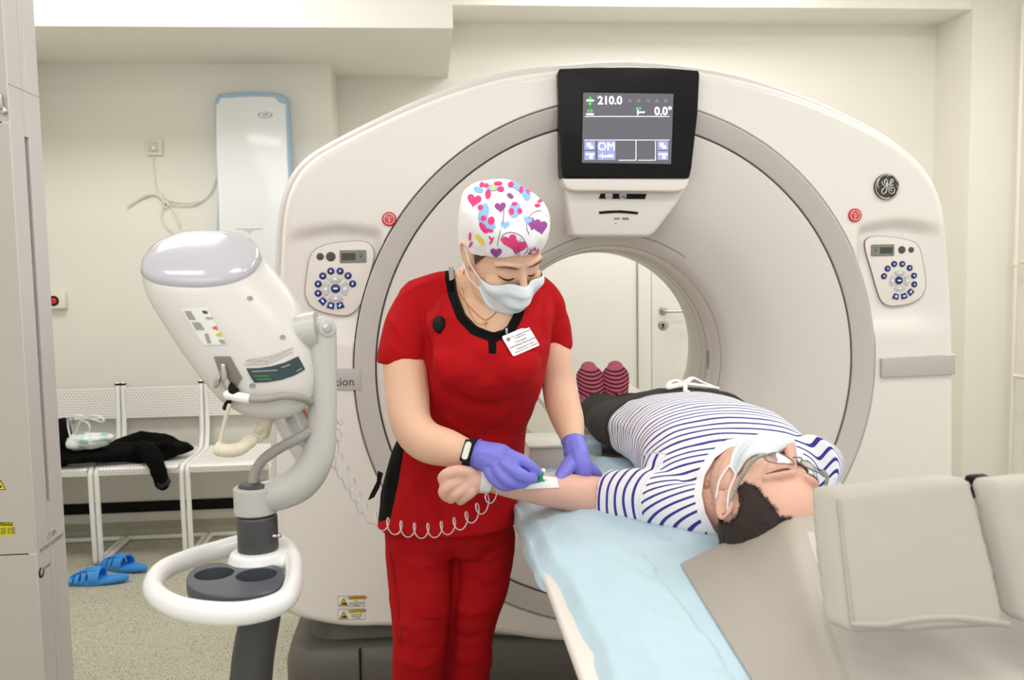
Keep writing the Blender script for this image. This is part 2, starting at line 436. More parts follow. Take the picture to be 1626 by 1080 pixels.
# scooped recesses round the two control panels
pan_L = [(x/7.71+460, y/7.71+370) for x, y in [(240, 330), (300, 215), (440, 145), (600, 118), (750, 103), (900, 103), (990, 150), (1030, 250), (1010, 380), (970, 520), (930, 640), (875, 830), (820, 930), (720, 1003), (600, 1005), (400, 965), (270, 900), (205, 800), (190, 700), (205, 550)]]
pan_R = [(x/4.32+1330, y/4.32+250) for x, y in [(190, 590), (205, 560), (250, 543), (320, 543), (430, 555), (520, 580), (560, 620), (580, 690), (595, 770), (605, 850), (600, 905), (570, 960), (500, 1000), (400, 1018), (340, 1012), (300, 980), (270, 900), (230, 760), (200, 660)]]
def bbx(pp):
    q = pY(pp, YG); return min(p.x for p in q), max(p.x for p in q), min(p.z for p in q), max(p.z for p in q)
BL_, BR_ = bbx(pan_L), bbx(pan_R)
def sstep(a, b, x):
    t = max(0, min(1, (x-a)/(b-a))); return t*t*(3-2*t)
def recess(x, z):
    d = 0
    for (x0, x1, z0, z1), sgn in ((BL_, 1), (BR_, -1)):
        cx = (x0+x1)/2
        zt = z1+.045-.10*abs(x-cx-.0*sgn)**1.5*4
        vert = (1-sstep(zt-.02, zt+.012, z))*sstep(z0-.10, z0-.01, z)
        if sgn > 0: hor = sstep(x0-.10, x0+.03, x)*(1-sstep(x1+.00, x1+.035, x))
        else: hor = sstep(x0-.035, x0, x)*(1-sstep(x1-.03, x1+.10, x))
        d = max(d, .03*vert*hor)
    return d
rings = []
NR = 70
def gpt(k, r, y): th = 2*PI*k/NA; return V((GX+r*math.cos(th), YG+y, GZ+r*math.sin(th)))
rings.append([gpt(k, R1+.001, .06) for k in range(NA)])
rings.append([gpt(k, R1+.001, .004) for k in range(NA)])
for j in range(NR+1):
    f_ = j/NR; row = []
    for k in range(NA):
        ro = RO[k]-.028; r = (R1+.004)*(1-f_)+ro*f_; p = gpt(k, r, 0); bulge = -.0
        p.y += recess(p.x, p.z)+.0; row.append(p)
    rings.append(row)
for a_ in (30, 60, 90): rings.append([gpt(k, RO[k]-.028+.028*math.sin(math.radians(a_)), .028*(1-math.cos(math.radians(a_)))) for k in range(NA)])
rings.append([gpt(k, RO[k], .05) for k in range(NA)])
b = nb(); loft(b, rings, cap=False); mk('front_cover', b, m_gan, G, 50)
# side shell behind the front cover
b = nb(); rg = [[gpt(k, RO[k]-.02, .044) for k in range(NA)]]
for g_, y in ((.006, .044), (.018, .052), (.026, .07), (.028, .2), (.02, .5), (-.02, .75), (-.06, .84), (-.12, .86)): rg.append([gpt(k, RO[k]+g_, y) for k in range(NA)])
rg.append([gpt(k, .52, .86) for k in range(NA)])
loft(b, rg, cap=False); mk('rear_shell', b, mat('shell_grey', (212, 208, 206), .4, coat=.1), G, 50)
b = nb(); loft(b, [[gpt(k, RO[k]-.016, .03) for k in range(NA)], [gpt(k, RO[k]-.004, .047) for k in range(NA)]], cap=False); mk('cover_seam', b, m_seam, G)
# silver ring, dish, bore
def circ_rings(prof, n=160): return [[V((GX+r*math.cos(2*PI*k/n), YG+y, GZ+r*math.sin(2*PI*k/n))) for k in range(n)] for r, y in prof]
R2 = (PY(1361, 584, YG).x-PY(601, 584, YG).x)/2
b = nb(); loft(b, circ_rings([(R1-.003, .03), (R1-.003, -.002), (R1-.008, -.006), (R2+.02, .012), (R2+.004, .022), (R2+.002, .05)]), cap=False); mk('trim_ring', b, m_ring, G, 30)
b = nb(); loft(b, circ_rings([(R2+.004, .055), (R2, .05), (R2-.002, .026), (R2-.008, .022), (R2-.03, .024), (.68, .036), (.58, .062), (.50, .098), (.445, .138), (.42, .155), (.402, .174), (.392, .20)]), cap=False); mk('dish_cover', b, m_gan2, G, 35)
b = nb(); loft(b, circ_rings([(R2+.003, .056), (R2+.003, .03)]), cap=False); mk('ring_seam', b, m_seam, G)
b = nb(); tube(b, [V((GX+.4285*math.cos(t_), YG+.1495, GZ+.4285*math.sin(t_))) for t_ in [math.radians(128-2*k) for k in range(38)]], .0016, seg=6, sub=1); mk('dish_seam', b, m_seam, G)
b = nb(); loft(b, circ_rings([(.394, .202), (.390, .204), (.386, .215), (.382, .235), (.379, .27)]), cap=False); mk('bore_lip', b, m_gan2, G, 40)
b = nb(); loft(b, circ_rings([(.379, .27), (.375, .274), (.375, .31), (.3765, .311), (.3765, .314), (.373, .315), (.372, .36), (.374, .361), (.374, .364), (.371, .365), (.37, .46), (.372, .50), (.39, .58), (.42, .70), (.46, .80), (.5, .85), (.54, .862)]), cap=False)
mk('bore_liner', b, mat('bore_liner', (214, 209, 202), .35), G, 30)
for yy in (.2025, .272, .3125, .3625):
    rr = .3915 if yy < .25 else .379 if yy < .3 else .3755 if yy < .33 else .373
    b = nb(); loft(b, circ_rings([(rr-.0005, yy-.0016), (rr-.0005, yy+.0016), (rr+.002, yy+.0016), (rr+.002, yy-.0016)]), cap=False); mk('bore_seam', b, m_seam, G)
th = math.radians(-3); c = V((GX+.3765*math.cos(th), YG+.29, GZ+.3765*math.sin(th)))
b = nb(); box(b, c, (.008, .03, .075), .003); mk('bore_window', b, mat('window_grey', (150, 146, 140), .3), G)
# base
b = nb()
bp = [(448, 1080), (445, 1000), (452, 972)]
x0, x1 = PY(446, 1000, YG).x, PY(1512, 1000, YG).x
zb = PY(446, 1000, YG).z
def base_ring(z, inset, r=.09): return [V((p.x, p.y, z)) for p in rrect(V(((x0+x1)/2, YG+.44, 0)), XR, YB, x1-x0-2*inset, .86-2*inset, r, 8)]
loft(b, [base_ring(0, .02), base_ring(.03, .0), base_ring(.13, .0), base_ring(.175, .012), base_ring(.185, .03), base_ring(.19, .07), base_ring(.31, .12)])
mk('base', b, m_base, G, 50)
b = nb(); xq = PY(571, 1040, YG).x; bb(b, (xq-.0025, YG+.003, .0), (xq+.0025, YG+.03, .18)); mk('base_seam', b, m_blk, G)
# display console
con = cr_spline
CY = YG-.035
pc = [(889, 109), (940, 107), (1000, 106.5), (1060, 108), (1109, 112), (1111, 118), (1108, 180), (1098, 268), (1095, 281), (1092, 283), (896, 281), (893, 278), (891, 262), (888, 180), (886, 116)]
b = nb(); prism(b, pY(pc, CY), V((0, .11, 0)), .004); scn = mk('display_console', b, m_black, G, 30)
b = nb(); top = [PY(x, y, CY-.001) for x, y in [(888, 111), (940, 108), (1000, 107), (1060, 109), (1110, 113)]]
lip_px = [(893, 283), (1095, 283), (1093, 292), (1088, 300), (1076, 304), (912, 303), (901, 300), (895, 292)]
b = nb(); prism(b, pY(lip_px, CY+.008), V((0, .09, 0)), .006); mk('console_lip', b, m_gan, G, 40)
tr = [(897, 300), (1090, 300), (1075, 325), (1040, 370), (1030, 376), (915, 376), (908, 372), (901, 330)]
YT = YG+.035
b = nb(); prism(b, pY(tr, YT-.025), V((0, .10, 0)), .012); mk('speaker_housing', b, m_gan2, G, 40)
YS = YT-.0255
b = nb(); prism(b, pY([(954, 307.5), (1027, 308), (1024, 316), (951, 315.5)], YS-.003), V((0, .01, 0)), .001); sp = mk('status_strip', b, m_blk, G)
for x in (967, 989):
    b = nb(); c = PY(x, 311.5, YS-.003); disc(b, c, V((0, -1, 0)), .012, .004, seg=20); mk('indicator', b, m_badge, sp)
b = nb(); prism(b, pY([(951, 336), (965, 334.5), (985, 334), (1000, 335), (1014, 337), (1012, 340.5), (998, 339), (980, 338), (962, 339), (952, 340)], YS-.002), V((0, .01, 0))); mk('speaker_slot', b, m_blk, G)
b = nb(); prism(b, pY([(975, 346), (984, 346), (984, 348.5), (975, 348.5)], YS-.001), V((0, .004, 0))); prism(b, pY([(988, 345.5), (998, 345.5), (999, 349), (989, 349)], YS-.001), V((0, .004, 0))); disc(b, PY(978, 354.5, YS-.002), V((0, -1, 0)), .002, .004, seg=10); mk('tiny_label', b, m_seam, G)
# screen picture
YD = CY-.0015
b = nb(); prism(b, pY([(924, 145), (1071, 147), (1067, 263), (922, 261)], CY-.001), V((0, .004, 0))); bez = mk('screen_bezel', b, m_blk, G, 0)
b = nb(); prism(b, pY([(926, 147), (1069.5, 149), (1065.5, 260.5), (924, 258.5)], YD), V((0, .003, 0))); scr = mk('screen', b, m_scr, G, 0)
YI = YD-.0008
def icon(polys, m, name='screen_icon', parent=None, Y=None):
    b = nb()
    for p in polys: prism(b, pY(p, YI if Y is None else Y), V((0, .0006, 0)))
    o = mk(name, b, m, parent or scr, 0)
    if len(polys) > 1: o['kind'] = 'stuff'
    return o
def rp(x0, y0, x1, y1): return [(x0, y0), (x1, y0), (x1, y1), (x0, y1)]
k_ = CY
def stext(s, x, y, h, m, al='CENTER', bold=0, parent=None, Y=None, name='lettering'):
    YY = YI if Y is None else Y
    s_ = h/F*(PY(x, y, YY)-EYE).dot(cf)/.70
    return text(s, PY(x, y, YY), XR, ZU, s_, m, parent or scr, name, al, .0005, bold)
stext('210.0', 949, 160, 12.5, m_scrw, 'LEFT', .0007); stext('0.0°', 1039, 177, 12.5, m_scrw, 'LEFT', .0007); stext('OM', 963, 233, 12.5, m_scrw, Y=YI-.0008)
icon([rp(929, 184.5, 1063, 185.3), rp(928, 222, 1063, 222.8), rp(1009.5, 223, 1010.3, 254), rp(1040.5, 224, 1041.3, 254), rp(982, 254, 1010, 254.9), rp(1013, 254, 1041, 254.9)], m_scrw, 'screen_line')
def up_ar(x, y, s, d=1): return [(x-s, y+s*d), (x, y-s*.4*d), (x+s, y+s*d)]
icon([up_ar(937, 154, 3.5), up_ar(937, 167, 3.5, -1), rp(936.2, 154, 937.8, 167), [(932, 176), (936, 172.8), (936, 179.2)], [(942, 176), (938, 172.8), (938, 179.2)], [(1009, 172), (1013, 169.5), (1013, 174.5)], [(1019, 172), (1015, 169.5), (1015, 174.5)]], m_scrg)
icon([rp(931, 158.5, 943, 161), rp(931, 180, 943, 182.5), rp(1012, 174, 1013.6, 183), rp(1012, 177, 1024, 179.3)], m_scrw)
for x in (1000, 1014, 1029, 1043, 1057): icon([[(x-3.5, 160), (x, 156.5), (x+3.5, 160), (x, 163.5)], ], m_scrd)
for r in (rp(928, 224, 945, 238), rp(928, 240, 945, 254), rp(949, 224, 977, 254), rp(1044, 224, 1061, 238), rp(1044, 240, 1061, 254)): icon([r], m_scrb, 'screen_tile')
YI2 = YI-.0008
for x in (937, 1053): icon([rp(x-5, 227, x+1, 230), rp(x-5, 231, x+4, 233), rp(x-1, 232.5, x+5, 236)], m_scrw, Y=YI2); icon([rp(x-7, 243.5, x-3, 246), rp(x-2, 243.5, x+2, 246), rp(x+3, 243.5, x+7, 246), rp(x-1, 247, x+4, 252)], m_scrw, Y=YI2)
icon([[(951, 247.5), (954, 245), (954, 250)], rp(956, 243, 957, 252), rp(957, 247, 974, 249.5), rp(966, 245.5, 974, 248)], m_scrw, Y=YI2)

# control panels
m_panel = mat('panel_face', (232, 226, 221), .35)
m_lcdf = mat('lcd_frame', (128, 130, 124), .4); m_lcd = mat('lcd_glass', (70, 72, 66), .3)
m_btn = mat('button_navy', (34, 34, 92), .35, coat=.2); m_btnl = mat('button_glow', (150, 170, 255), .4, emit=1.1)
m_key = mat('button_clear', (200, 198, 194), .25, coat=.3); m_grl = mat('grille_dark', (84, 76, 76), .6)
def control_panel(poly, org, sc, flip):
    YP = YG+.021
    t_px = lambda x, y: (org[0]+x/sc, org[1]+y/sc)
    b = nb(); big = pY(poly, YP+.0003); cc = sum(big, V())/len(big)
    prism(b, [cc+(q-cc)*1.012 for q in cr_spline(big, 3, True)], V((0, .05, 0))); mk('panel_seam', b, m_seam, G)
    b = nb(); prism(b, cr_spline(pY(poly, YP-.001), 3, True), V((0, .05, 0)), .0015); pn = mk('control_panel', b, m_panel, G, 30)
    Q = lambda x, y, d=0: PY(*t_px(x, y), YP-.001-d)
    un = 1/sc/F*3.0
    nb_ = V((0, -1, 0))
    def dsc(x, y, r, h, m, nm, seg=24):
        b = nb(); disc(b, Q(x, y, h), nb_, r*un, h+.002, seg, bev=h*.4); return mk(nm, b, m, pn)
    return pn, Q, un, dsc
def fill_panel(side):
    if side == 'L':
        pn, Q, un, dsc = control_panel(pan_L, (460, 370), 7.71, False)
        lcd = [(612, 210), (940, 210), (940, 366), (612, 366)]; lg = [(636, 246), (806, 246), (806, 334), (636, 334)]; man = (870, 262)
        grl = [(373, 290, 42), (503, 290, 55)]
        C_ = (560, 680)
        rnd = [(347, 738), (347, 624), (404, 526), (502, 467), (616, 467), (714, 523), (770, 622)]; sq = [(404, 834), (503, 888), (616, 886)]
        R_, rb = 150, 41
        k = 1.0
    else:
        pn, Q, un, dsc = control_panel(pan_R, (1330, 250), 4.32, True)
        lcd = [(230, 597), (390, 597), (390, 677), (230, 677)]; lg = [(292, 616), (378, 616), (378, 660), (292, 660)]; man = (262, 626)
        grl = [(506, 634, 20), (442, 634, 26)]
        C_ = (425, 844)
        rnd = [(529, 871), (527, 811), (497, 758), (447, 731), (391, 731), (346, 763), (321, 815)]; sq = [(503, 923), (458, 951), (402, 954)]
        R_, rb = 72, 20.5
        k = 1.0
    def rr_(q, d, r): 
        p = [Q(x, y, d) for x, y in q]; c = sum(p, V())/4
        return rrect(c, XR, ZU, (p[1]-p[0]).length, (p[2]-p[1]).length, r)
    b = nb(); prism(b, rr_(lcd, .002, .004), V((0, .004, 0)), .0005); l_ = mk('lcd_display', b, m_lcdf, pn)
    b = nb(); prism(b, rr_(lg, .0026, .001), V((0, .002, 0))); mk('lcd_glass', b, m_lcd, l_)
    b = nb(); mc = Q(man[0], man[1], .0026); tube(b, [mc+V((.004*math.cos(a), 0, .004*math.sin(a))) for a in [i*PI/6 for i in range(12)]], .0005, seg=6, sub=1, closed=True); bb(b, mc+V((-.004, 0, -.009)), mc+V((.004, .001, -.006))); mk('lcd_symbol', b, m_lcd, l_)
    for x, y, r in grl: dsc(x, y, r, .0015, m_grl, 'speaker_grille')
    for x, y in rnd:
        o = dsc(x, y, rb, .004, m_btn, 'button'); c = Q(x, y, .0044); s = rb*un*.5
        b = nb(); box(b, c, (s*1.0, .0006, s*.7), 0, Matrix.Rotation(random.uniform(0, 3), 4, 'Y')); box(b, c, (s*.5, .0006, s*1.3), 0, Matrix.Rotation(random.uniform(0, 3), 4, 'Y')); mk('button_symbol', b, m_btnl, o, 0)
    cx = Q(C_[0], C_[1])
    for x, y in sq:
        q = Q(x, y, .004); rad = (q-cx); rad.y = 0; rad.normalize(); tn = V((rad.z, 0, -rad.x)); s = rb*un
        b = nb(); prism(b, [q+tn*s*.8+rad*s*-.9, q+tn*s*1.05+rad*s*.9, q-tn*s*1.05+rad*s*.9, q-tn*s*.8+rad*s*-.9], V((0, .006, 0)), .0008); o = mk('button', b, m_btn, pn)
        b = nb(); box(b, q+V((0, -.0004, 0)), (s*.9, .0006, s*.3), 0, Matrix.Rotation(random.uniform(0, 3), 4, 'Y')); box(b, q+V((0, -.0004, 0)), (s*.4, .0006, s*.9), 0, Matrix.Rotation(random.uniform(0, 3), 4, 'Y')); mk('button_symbol', b, m_btnl, o, 0)
    for a0 in range(4):
        a_ = a0*PI/2; pts = []
        for k_i in range(9):
            t_ = a_-.62+1.24*k_i/8; pts.append(cx+V((0, -.004, 0))+V((math.cos(t_), 0, math.sin(t_)))*R_*un*.97)
        for k_i in range(9):
            t_ = a_+.62-1.24*k_i/8; pts.append(cx+V((0, -.004, 0))+V((math.cos(t_), 0, math.sin(t_)))*R_*un*.52)
        b = nb(); prism(b, pts, V((0, .006, 0)), .0008); o = mk('arrow_key', b, m_key, pn)
        b = nb(); c = cx+V((math.cos(a_), -.0062, math.sin(a_)))*1.0; c = cx+V((math.cos(a_)*R_*un*.74, -.0046, math.sin(a_)*R_*un*.74)); box(b, c, (R_*un*.22, .0006, R_*un*.16)); mk('button_symbol', b, m_btnl, o, 0)
    o = dsc(C_[0], C_[1], rb*1.3, .005, m_btn, 'button'); b = nb(); box(b, Q(C_[0], C_[1], .0054), (rb*un*1.2, .0006, rb*un*.45)); mk('button_symbol', b, m_btnl, o, 0)
fill_panel('L'); fill_panel('R')
# emergency stops
m_red = mat('stop_red', (205, 38, 42), .35, coat=.3)
for (x, y) in ((618, 348), (1357, 342)):
    c = PY(x, y, YG); r = 11/F*2.9
    b = nb(); disc(b, c-V((0, .006, 0)), V((0, -1, 0)), r, .01, bev=.002); o = mk('stop_button', b, m_red, G)
    b = nb(); tube(b, [c+V((r*.7*math.cos(a), -.0062, r*.7*math.sin(a))) for a in [i*PI/12 for i in range(24)]], .0011, seg=6, sub=1, closed=True)
    tube(b, [c+V((r*x_, -.0062, r*z_)) for x_, z_ in ((-.45, .32), (.45, .32), (0, -.5))], .0011, seg=6, sub=1, closed=True); tube(b, [c+V((0, -.0062, r*.3)), c+V((0, -.0062, -r*.3))], .0011, seg=6, sub=1)
    mk('stop_symbol', b, m_white, o)
# name plates
b = nb(); prism(b, pY([(443, 584), (572, 586), (573.5, 620), (443, 617)], YG-.006), V((0, .02, 0)), .0015); pl = mk('name_plate', b, m_badge, G, 30)
k2 = (PY(500, 600, YG)-EYE).dot(cf)
text('Revolution', PY(563, 606.5, YG-.0066), XR, ZU, 19/F*k2, mat('plate_ink', (60, 58, 58), .5), pl, 'lettering', 'RIGHT')
b = nb(); prism(b, pY([(1400, 569.5), (1517.5, 563), (1517.5, 595), (1400, 600)], YG-.012), V((0, .03, 0)), .004); mk('name_plate', b, m_badge, G, 30)
# round emblem
c = PY(1409, 296.5, YG-.008); r = 20.5/F*2.95
m_emb = mat('emblem_dark', (58, 55, 50), .35, coat=.2); m_chr = mat('emblem_silver', (225, 220, 212), .25, metal=.4)
b = nb(); disc(b, c, V((0, -1, 0)), r, .012, 40, bev=.002); em = mk('emblem', b, m_emb, G)
def e2(x, y): return c+V(((x-525)/365*r, -.0008, -(y-470)/365*r))
b = nb(); tube(b, [c+V((r*.93*math.cos(a), -.0008, r*.93*math.sin(a))) for a in [i*PI/20 for i in range(40)]], .0012, seg=6, sub=1, closed=True)
for pts in ([(375, 330), (372, 375), (400, 420), (460, 440), (510, 400), (515, 300), (490, 262), (450, 290), (430, 350), (455, 385), (490, 370)],
            [(535, 360), (520, 430), (505, 520), (490, 600), (450, 650), (395, 665), (360, 625), (375, 560), (440, 495), (520, 450), (590, 400), (660, 350), (690, 295), (665, 262), (625, 290), (600, 350), (610, 410), (690, 430)],
            [(690, 430), (610, 450), (570, 500), (560, 570), (590, 640), (650, 665), (715, 635), (735, 570), (705, 505), (655, 490), (620, 530), (635, 585), (660, 575)],
            [(515, 180), (580, 150), (670, 165), (760, 250), (820, 340)], [(800, 440), (835, 500), (840, 570), (800, 650)], [(575, 765), (530, 790), (440, 790), (340, 740)], [(275, 500), (245, 450), (240, 350), (290, 240)]):
    tube(b, [e2(x, y) for x, y in pts], .0013, seg=6, sub=4)
mk('emblem_script', b, m_chr, em)
# warning labels
m_lab = mat('label_white', (236, 234, 230), .5); m_yel = mat('label_yellow', (232, 178, 20), .5); m_ink = mat('ink', (40, 38, 38), .6); m_lgr = mat('label_border', (150, 148, 146), .5)
for y0, word, ylw in ((946.5, '⚠ WARNING', m_yel), (967.5, '⚠ CAUTION', mat('label_yellow2', (224, 196, 24), .5))):
    q = lambda x, y, d=0: PY(x, y, YG-.0008-d)
    b = nb(); prism(b, [q(536, y0), q(579, y0-1), q(579.5, y0+16.5), (q(536.5, y0+17.5))], V((0, .002, 0))); lb = mk('warning_label', b, m_lgr, G, 0)
    b = nb(); prism(b, [q(537, y0+1, .0003), q(578.5, y0, .0003), q(578.8, y0+15.6, .0003), q(537.3, y0+16.6, .0003)], V((0, .001, 0))); mk('label_paper', b, m_lab, lb, 0)
    b = nb(); prism(b, [q(554, y0+.8, .0008), q(578.4, y0+.1, .0008), q(578.4, y0+5.5, .0008), q(554, y0+6, .0008)], V((0, .0006, 0))); mk('label_header', b, ylw, lb, 0)
    b = nb(); prism(b, [q(545.7, y0+3, .0006), q(553, y0+15.3, .0006), q(538.5, y0+15.5, .0006)], V((0, .0004, 0))); mk('triangle_border', b, m_ink, lb, 0)
    b = nb(); prism(b, [q(545.7, y0+4.7, .0011), q(551.5, y0+14.3, .0011), q(540.1, y0+14.5, .0011)], V((0, .0004, 0))); mk('triangle', b, m_yel, lb, 0)
    b = nb(); prism(b, [q(543.5, y0+11, .0016), q(550, y0+10.6, .0016), q(550, y0+13.5, .0016), q(543.5, y0+13.7, .0016)], V((0, .0004, 0))); mk('hand_symbol', b, m_ink, lb, 0)
    text(word.replace('⚠', '!'), q(566, y0+3.1, .0013), XR, ZU, 4.4/F*k2/.7, m_ink, lb, 'lettering')
    for i, (s_) in enumerate((['Pinch', 'Stand clear of scanner', 'when gantry is moving', 'or tilting'] if 'WARN' in word else ['Keep hands clear', 'Keep hands clear', 'when tilting'])):
        text(s_, q(566, y0+8+i*(2.4 if 'WARN' in word else 3), .0013), XR, ZU, 2.6/F*k2, m_ink, lb, 'lettering')
# ------------------------------------------------------------------ patient table
TX = .64
T = thing('scanner_table', 'white scanner patient table running into the bore under the blue sheet', 'table', (TX, 1.6, 0))
m_tab = mat('table_white', (226, 220, 213), .35, coat=.1)
x_l = PZ(880, 960, .845).x
b = nb(); bb(b, (x_l, .72, .822), (.95, 2.62, .845), .009, 3); mk('table_top', b, m_tab, T)
b = nb()
def crad(y, w=.215, h=.0):
    pts = []
    for k in range(13):
        a = -1+2*k/12; pts.append(V((TX+w*a, y, .852+.018*a*a+h)))
    for k in range(13):
        a = 1-2*k/12; pts.append(V((TX+w*a*.97, y, .818+.02*a*a)))
    return pts
loft(b, [crad(y) for y in (2.3, 2.7, 3.1, 3.5, 3.95)]); mk('cradle', b, m_tab, T, 30)
b = nb(); bb(b, (TX-.19, .9, .70), (TX+.19, 2.55, .824), .03); mk('carriage', b, m_tab, T)
b = nb(); loft(b, [rrect(V((TX, 1.75, z)), XR, YB, .34+.06*(z < .1), 1.35+.08*(z < .1), .06) for z in (0, .05, .12, .70)]); mk('pedestal', b, m_base, T)
# pale blue sheet
m_sheet = mat('blue_sheet', (180, 207, 220), .62, noise_amt=.04, noise_scale=5, bump=.12, bump_scale=300, sheen=.2)
def sheet_z(x, y, xe):
    d = x-xe
    z = .858+.016*sstep(.0, .10, d)+.002
    z -= .022*(1-sstep(0, .03, d))
    z += .0065*nz(V((x, y, 0)), (14, 4, 1), 3)+.0045*nz(V((x+y*.35, y, 0)), (34, 7, 1), 9)+.008*max(0, nz(V((x+y*.5, y, 0)), (11, 3, 1), 15))-.008*abs(nz(V((x-y*.2, y, 0)), (16, 5, 1), 25))*sstep(.35, .05, d)+.004
    return z
b = nb(); NX, NY = 130, 240; g = []
for j in range(NY+1):
    y = .74+(2.36-.74)*j/NY; row = []
    e_ = x_l+.012+.010*nz(V((0, y, 0)), (1, 4, 1), 5)+.004*nz(V((0, y, 0)), (1, 17, 1), 8)
    ov = .040*sstep(1.42, 1.8, y)+.006+.008*nz(V((0, y, 0)), (1, 9, 1), 12)
    e_ = e_+(x_l-.003-e_)*sstep(1.42, 1.65, y)
    for k in range(6):
        row.append(b.verts.new((e_-.004-.004*nz(V((0, y, k*.3)), (1, 14, 1), 18)*sstep(1.42, 1.6, y), y, sheet_z(e_, y, e_)-max(.001, ov*sstep(1.42, 1.6, y))*(6-k)/6)))
    for i in range(NX+1):
        x = e_+(.94-e_)*(i/NX)**1.25
        zz_ = sheet_z(x, y, e_)
        if x > .37 and y < 1.62: zz_ = min(zz_, .8735)
        row.append(b.verts.new((x, y+(.03*nz(V((x, 0, 0)), (6, 1, 1), 2) if j in (0, NY) else 0), zz_)))
    g.append(row)
for j in range(NY):
    for i in range(NX+6): b.faces.new((g[j][i], g[j][i+1], g[j+1][i+1], g[j+1][i]))
sh = mk('disposable_sheet', b, m_sheet, None, 180)
tag(sh, 'pale blue disposable sheet spread over the patient table', 'sheet')
sh.modifiers.new('s', 'SOLIDIFY').thickness = .0015
# head support and vinyl cushions
m_vin = mat('grey_vinyl', (172, 166, 156), .46, noise_amt=.03, noise_scale=6, bump=.10, bump_scale=500)
L0 = PZ(1080, 895, .877); L1 = PZ(1195, 1080, .877); L1 = L0+(L1-L0)*1.45
T0 = P(1245, 815, 1.47); Tn = P(1332, 1080, 1.03); T1 = T0+(Tn-T0)*1.35
mir = lambda p: V((2*(TX+.02)-p.x, p.y, p.z))
b = nb(); vs = [b.verts.new(p) for p in (L0, L1, T1, T0, mir(T0), mir(T1), mir(L1), mir(L0))]
for q in ((0, 1, 2, 3), (3, 2, 5, 4), (4, 5, 6, 7), (0, 3, 4, 7), (1, 6, 5, 2), (0, 7, 6, 1)): b.faces.new([vs[i] for i in q])
bmesh.ops.recalc_face_normals(b, faces=b.faces[:])
bmesh.ops.bevel(b, geom=[e for e in b.edges if sum(v.co.z > .9 for v in e.verts) == 2 or False], offset=.018, segments=4, affect='EDGES', profile=.5)
hs = mk('head_support', b, m_vin, None, 60); tag(hs, 'wedge shaped grey vinyl head support lying on the blue sheet', 'cushion')
def cushion(px4, Ds, off, label, bev=.012):
    pts = [P(x, y, d) for (x, y), d in zip(px4, Ds)]
    b = nb(); n = 10; c = sum(pts, V())/4; nrm = (pts[1]-pts[0]).cross(pts[3]-pts[0]).normalized()
    if nrm.dot(cf) > 0: nrm = -nrm
    def gp(u, v, k): 
        p = pts[0]*(1-u)*(1-v)+pts[1]*u*(1-v)+pts[2]*u*v+pts[3]*(1-u)*v
        return p+nrm*(k*16*u*(1-u)*v*(1-v))
    b2 = nb(); vs = [b2.verts.new(p) for p in pts]; vs2 = [b2.verts.new(p+off) for p in pts]
    b2.faces.new(vs); b2.faces.new(vs2[::-1])
    for i in range(4): b2.faces.new((vs[i], vs2[i], vs2[(i+1) % 4], vs[(i+1) % 4]))
    bmesh.ops.recalc_face_normals(b2, faces=b2.faces[:])
    bmesh.ops.bevel(b2, geom=b2.edges[:], offset=bev, segments=4, affect='EDGES', profile=.55)
    me = bm2me(b2)
    def fm(o):
        s_ = o.modifiers.new('a', 'REMESH'); s_.mode = 'VOXEL'; s_.voxel_size = .004
        k = o.modifiers.new('b', 'SMOOTH'); k.iterations = 5; k.factor = .5
    me = mod_mesh(me, fm)
    displace(me, lambda p, n_: .0022*nz(p, (9, 9, 9), 4)+.0012*nz(p, (25, 25, 25), 7))
    o = mk('cushion', me, m_vin, None, 180); tag(o, label, 'cushion', 'grey vinyl cushions at the head end'); return o, nrm
off = -cr*.024+cf*.036+cu*.004
c1, n1 = cushion([(1322, 780), (1548, 758), (1607, 1001), (1350, 1014)], (1.12, 1.13, 1.02, 1.01), off, 'nearer square grey vinyl cushion leaning at the head of the table')
b = nb(); tube(b, [P(x, y, d)-cf*.004 for x, y, d in [(1352, 990, 1.01), (1400, 991, 1.005), (1450, 983, 1.0), (1510, 980, 1.0), (1560, 985, 1.0), (1596, 990, 1.01)]], (.003,)*1+(.004,)*5, seg=8); mk('piping', b, m_vin, c1, 180)
b = nb(); tube(b, [P(x, y, d) for x, y, d in [(1331, 792, 1.112), (1337, 850, 1.085), (1345, 920, 1.05), (1354, 1000, 1.015)]], .0014, seg=6); mk('seam', b, m_vin, c1, 180)
cushion([(1584, 765), (1810, 750), (1885, 980), (1640, 1002)], (1.14, 1.15, 1.04, 1.03), off, 'grey vinyl cushion at the right edge of the picture, half cut off')
b = nb(); prism(b, [P(1281, 846, 1.22), P(1297, 846, 1.22), P(1350, 990, 1.08), P(1331, 987, 1.08)], cf*.003); o = mk('card_flap', b, mat('flap', (206, 200, 196), .5), None, 0); tag(o, 'thin pale card flap standing behind the nearer square cushion', 'card')
b = nb(); box(b, P(1553, 772, 1.18), (.03, .02, .03), .006); o = mk('cushion_gap_dark', b, m_blk, None); tag(o, 'small dark box added for the black gap between the two grey cushions', 'filler')  # added dark box stands for the shade in the gap between cushions
